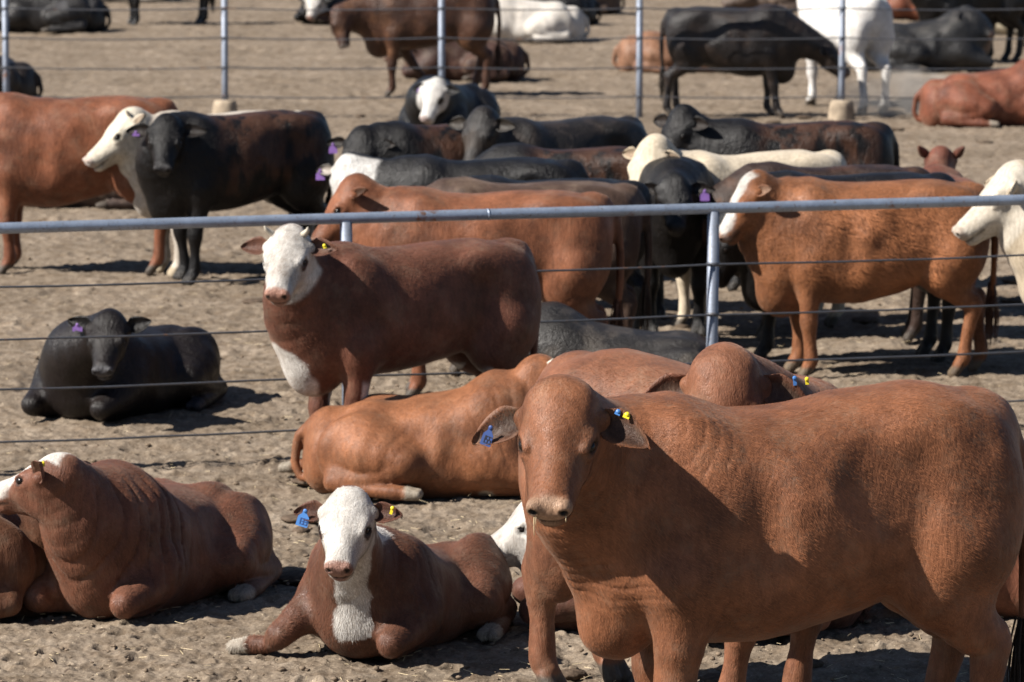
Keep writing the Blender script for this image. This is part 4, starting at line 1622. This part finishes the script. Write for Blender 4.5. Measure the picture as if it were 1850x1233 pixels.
    build_cow('cow', 'cream coloured steer reaching in from the right edge, only head and neck showing', 'cow', G2, (2062, 698), 181, 1.05, 'stand',
              pp=(1822, 312, 0), yaw=188, pitch=38, mat=M_WHITE, coat=coat_solid(CRM, muz=(.55, .46, .38), face=(.66, .60, .50)), h=.0155, seed=19, hs=1.14, folds=.6, earcol=(CRM, (.18, .13, .09)),
              ear=dict(len=.19, w=.05, l=(.35, .75, .15), r=(.3, -.8, .1)))
    build_cow('cow', 'cream coloured steer standing behind the purple-tagged black one, head at the left', 'cow', G2, (1350, 590), 203, .96, 'stand',
              pp=(1172, 265, 0), yaw=222, pitch=52, mat=M_WHITE, coat=coat_solid((.72, .62, .47), muz=(.6, .5, .4)), h=.018, seed=20, hs=1.12, earcol=(CRM, (.3, .22, .15)), ear=dict(len=.15, w=.045), tail=False)
    build_cow('cow', 'black steer with a sunburnt brown flank standing behind the cream one', 'cow', G2, (1428, 518), 186, .98, 'stand',
              pp=(1226, 208, 0), yaw=222, pitch=52, h=.02, seed=21, **bb)
    build_cow('cow', 'black curly-topped steer with a purple tag beside the left black one', 'cow', G2, (800, 512), 205, .96, 'stand',
              pp=(650, 246, 0), yaw=250, pitch=52, h=.019, seed=22, tags=[dict(pt, ear=-1, off=(.02, -.01, .01))], ear=dict(len=.17, w=.05), **bb)
    build_cow('cow', 'black steer with a white face and purple tag, its head just over the orange one', 'cow', G2, (868, 592), 181, .93, 'stand',
              pp=(628, 296, 0), yaw=246, pitch=55, mat=M_BLACK, coat=coat_baldy(BLK, throat=0, chest=0, eyep=True, muz=(.4, .3, .28), white=(.8, .79, .76)), h=.018, seed=23, earcol=(BLK, (.5, .45, .4)),
              tags=[dict(pt, ear=-1, off=(.0, -.03, .0))], ear=dict(len=.16, w=.05))
    build_cow('cow', 'black steer standing with its head low over its neighbours in the middle of the group', 'cow', G2, (1012, 506), 214, .97, 'stand',
              pp=(866, 212, 0), yaw=240, pitch=55, h=.02, seed=24, mat=M_BLACK, coat=coat_solid((.028, .024, .022), patch=(.07, .055, .045)), earcol=(BLK, (.06, .05, .04)))
    build_cow('cow', 'black steer with a brown dusty back standing in the middle of the dark group', 'cow', G2, (1030, 558), 176, .92, 'stand',
              poll=(.88, 0, 1.02), yaw=180, pitch=55, h=.02, seed=25, tail=False, **bb)
    build_cow('cow', 'black steer standing nearest the orange one in the dark group, back only', 'cow', G2, (985, 630), 178, .90, 'stand',
              poll=(.88, .0, 1.14), yaw=200, pitch=45, h=.02, seed=26, tail=False, **bk)
    build_cow('cow', 'black steer with a white face lying at the back of the middle pen', 'cow', G2, (806, 248), 252, 1.0, 'lie',
              pp=(786, 152, -.1), yaw=235, pitch=50, mat=M_BLACK, coat=coat_baldy(BLK, throat=0, chest=0, eyep=True, muz=(.5, .4, .38), white=(.8, .79, .76)), h=.02, seed=27, earcol=(BLK, BLK), tops=(.46, .52, .56, .58, .6, .6),
              tags=[dict(pt, ear=-1, off=(.0, 0, .0), size=(.05, .06))], tail=False)
    build_cow('cow', 'black steer standing at the left behind the rail, facing the camera', 'cow', G2, (428, 503), 212, 1.0, 'stand',
              pp=(300, 222, -.1), yaw=268, pitch=42, h=.0155, seed=28, hair=30000, hlen=.022, tags=[dict(pt, ear=-1, off=(.03, -.0, .02), size=(.06, .04))], legs=dict(fl=.04, fr=-.08), **bb)
    build_cow('cow', 'cream-headed grey-white steer with pale legs beside the black one, looking left', 'cow', G2, (402, 489), 203, .97, 'stand',
              pp=(228, 210, .0), yaw=203, pitch=36, mat=M_WHITE, coat=coat_solid((.60, .54, .46), muz=(.62, .52, .46), face=(.74, .68, .56), hoof=(.5, .42, .3)), h=.0155, seed=29, earcol=((.7, .62, .5), (.35, .27, .2)),
              ear=dict(len=.17, w=.045, l=(-.5, .8, .3), r=(-.5, -.8, .3)), hs=1.16, horns=.8)
    build_cow('cow', 'red brown steer standing at the left edge behind the rail, headed out of view', 'cow', G2, (128, 490), 179, 1.07, 'stand',
              poll=(1.0, .1, 1.3), yaw=190, pitch=45, mat=M_RED, coat=coat_solid((.27, .095, .045)), h=.018, seed=30, hair=25000, hlen=.02, tailcol=(.1, .04, .02), folds=.5, depth=.08)
    build_cow('cow', 'dusty dark brown steer lying behind the red brown one, seen under its belly', 'cow', G2, (185, 370), 182, 1.0, 'lie',
              poll=(.8, .0, .5), yaw=180, pitch=20, mat=M_RED, coat=coat_solid((.09, .06, .05)), h=.025, seed=31)
    build_cow('cow', 'dark steer lying beyond the red brown one at the left edge, rump in view', 'cow', G2, (-54, 186), 180, 1.0, 'lie',
              poll=(.9, .0, .9), yaw=180, mat=M_BLACK, coat=coat_solid((.03, .022, .018)), h=.028, seed=32)


def far():
    F3 = dict(h=.028, eyes=False)
    build_cow('cow', 'black steer lying behind the far fence at the upper left corner', 'cow', G3, (88, 57), 178, 1.1, 'lie', poll=(.85, 0, .8), yaw=180, mat=M_BLACK, coat=coat_solid((.02, .018, .018), patch=(.07, .07, .075)), seed=40, **F3)
    build_cow('cow', 'black steer at the top left of which only four dark legs show', 'cow', G3, (292, 45), 196, 1.0, 'stand', poll=(.95, 0, 1.35), yaw=190, seed=41, **F3, **bk)
    build_cow('cow', 'white steer lying at the top edge behind the four dark legs', 'cow', G3, (240, 2), 180, 1.0, 'lie', poll=(.9, 0, .9), yaw=180, mat=M_WHITE, coat=coat_solid(WHT), seed=42, **F3)
    build_cow('cow', 'black steer with a white face lying at the top, left of the brown grazing one', 'cow', G3, (606, 40), 238, .95, 'lie', pp=(568, -8), yaw=250, pitch=50, mat=M_BLACK, coat=coat_baldy(BLK, throat=0, eyep=True), seed=43, earcol=(BLK, BLK), tail=False, **F3)
    build_cow('cow', 'dark brown steer standing beyond the far fence with its pale muzzle lowered', 'cow', G3, (775, 172), 184, 1.03, 'stand', pp=(618, 22, -.25), yaw=292, pitch=64, mat=M_BLACKSHAG,
              coat=coat_solid((.10, .045, .026), muz=(.6, .55, .5), patch=(.17, .08, .04)), seed=44, h=.022, eyes=False, legs=dict(fl=.02, fr=-.5, hl=.0, hr=.12), earcol=((.08, .04, .02), EIN))
    build_cow('cow', 'dark brown steer lying behind the legs of the brown grazing one', 'cow', G3, (838, 143), 182, .98, 'lie', poll=(.8, 0, .6), yaw=180, mat=M_RED, coat=coat_solid((.07, .032, .024)), seed=45, **F3)
    build_cow('cow', 'white steer lying behind the rump of the brown grazing one in the far pen', 'cow', G3, (955, 74), 180, 1.04, 'lie', poll=(.85, 0, .6), yaw=180, mat=M_WHITE, coat=coat_solid(WHT), seed=46, **F3)
    build_cow('cow', 'black steer lying behind the white one at the top centre', 'cow', G3, (982, 46), 180, 1.04, 'lie', poll=(.85, 0, .8), yaw=180, seed=47, **F3, **bk)
    build_cow('cow', 'grey brown steer lying at the top, farthest of three beside the white one', 'cow', G3, (1034, 24), 180, 1.0, 'lie', poll=(.85, 0, .8), yaw=180, mat=M_RED, coat=coat_solid((.13, .09, .07)), seed=48, **F3)
    build_cow('cow', 'tan steer lying with its rump beside the far fence post', 'cow', G3, (1222, 130), 358, .97, 'lie', poll=(.85, 0, .6), yaw=0, mat=M_ORANGE, coat=coat_solid((.33, .17, .10), hoof=(.4, .3, .2)), seed=49, **F3)
    build_cow('cow', 'black steer standing side on at the far fence, head lowered to the right', 'cow', G3, (1322, 209), 356, .97, 'stand', pp=(1498, 82, 0), yaw=340, pitch=42, seed=50,
              h=.02, legs=dict(fl=-.02, fr=.12, hl=.0, hr=-.12), depth=.1, mat=M_BLACK, coat=coat_solid((.022, .018, .018), patch=(.05, .035, .028)), earcol=(BLK, BLK), hs=1.0)
    build_cow('cow', 'white steer standing in raised dust behind the concrete post base', 'cow', G3, (1524, 194), 112, 1.06, 'stand', poll=(.90, .1, 1.6), yaw=150, pitch=30, mat=M_WHITE, coat=coat_solid((.84, .83, .81)), seed=51, h=.022, eyes=False, legs=dict(hl=-.2, hr=-.05), tail=False)
    build_cow('cow', 'dusty dark grey steer lying to the right of the white standing one', 'cow', G3, (1668, 127), 358, 1.12, 'lie', pp=(1752, 20, 0), yaw=330, pitch=30, mat=M_BLACK, coat=coat_solid((.035, .035, .036), patch=(.09, .085, .08)), seed=52, earcol=(BLK, BLK),
              tags=[dict(ear=-1, mat=M_GREEN, size=(.06, .12), kind='strip')], **F3)
    build_cow('cow', 'red brown steer lying at the right edge near the concrete post base', 'cow', G2, (1795, 226), 357, 1.04, 'lie', poll=(.80, -.1, .74), yaw=300, pitch=40, mat=M_RED, coat=coat_baldy((.26, .085, .045), throat=0, blaze=.05, eyep=False), seed=53, h=.022, eyes=False)
    build_cow('cow', 'black steer standing at the top right with its legs in front of the dusty one', 'cow', G3, (1752, 112), 200, 1.0, 'stand', poll=(.95, 0, 1.3), yaw=200, seed=54, **F3, **bk)
    build_cow('cow', 'black steer standing in the upper right corner above the red brown one', 'cow', G3, (1838, 108), 188, 1.0, 'stand', poll=(.7, 0, 1.35), yaw=180, seed=55, **F3, **bk)
    build_cow('cow', 'red steer lying at the top behind the black legs, right of the white one', 'cow', G3, (1668, 34), 180, 1.0, 'lie', poll=(.85, 0, .6), yaw=180, mat=M_RED, coat=coat_solid((.32, .11, .06)), seed=56, **F3)
    build_cow('cow', 'black steer standing at the top edge in front of the red lying one', 'cow', G3, (1648, 30), 195, 1.0, 'stand', poll=(.95, 0, 1.3), yaw=200, seed=57, **F3, **bk)
    build_cow('cow', 'cream steer lying in the upper right corner between black legs', 'cow', G3, (1822, 60), 180, 1.0, 'lie', poll=(.85, 0, .6), yaw=180, mat=M_WHITE, coat=coat_solid((.7, .62, .45)), seed=58, **F3)
    build_cow('cow', 'grey brown steer lying at the top edge above the black side-on one', 'cow', G3, (1392, 18), 180, 1.0, 'lie', poll=(.85, 0, .6), yaw=180, mat=M_RED, coat=coat_solid((.16, .12, .10)), seed=59, **F3)
    build_cow('cow', 'tan steer lying at the top edge just right of the white standing one', 'cow', G3, (1570, 30), 185, .9, 'lie', poll=(.85, 0, .6), yaw=180, mat=M_ORANGE, coat=coat_solid((.42, .28, .18)), seed=60, **F3)

HN = 0.0095
ground_sheet()
fences()
clods()
big()
far()
dust()
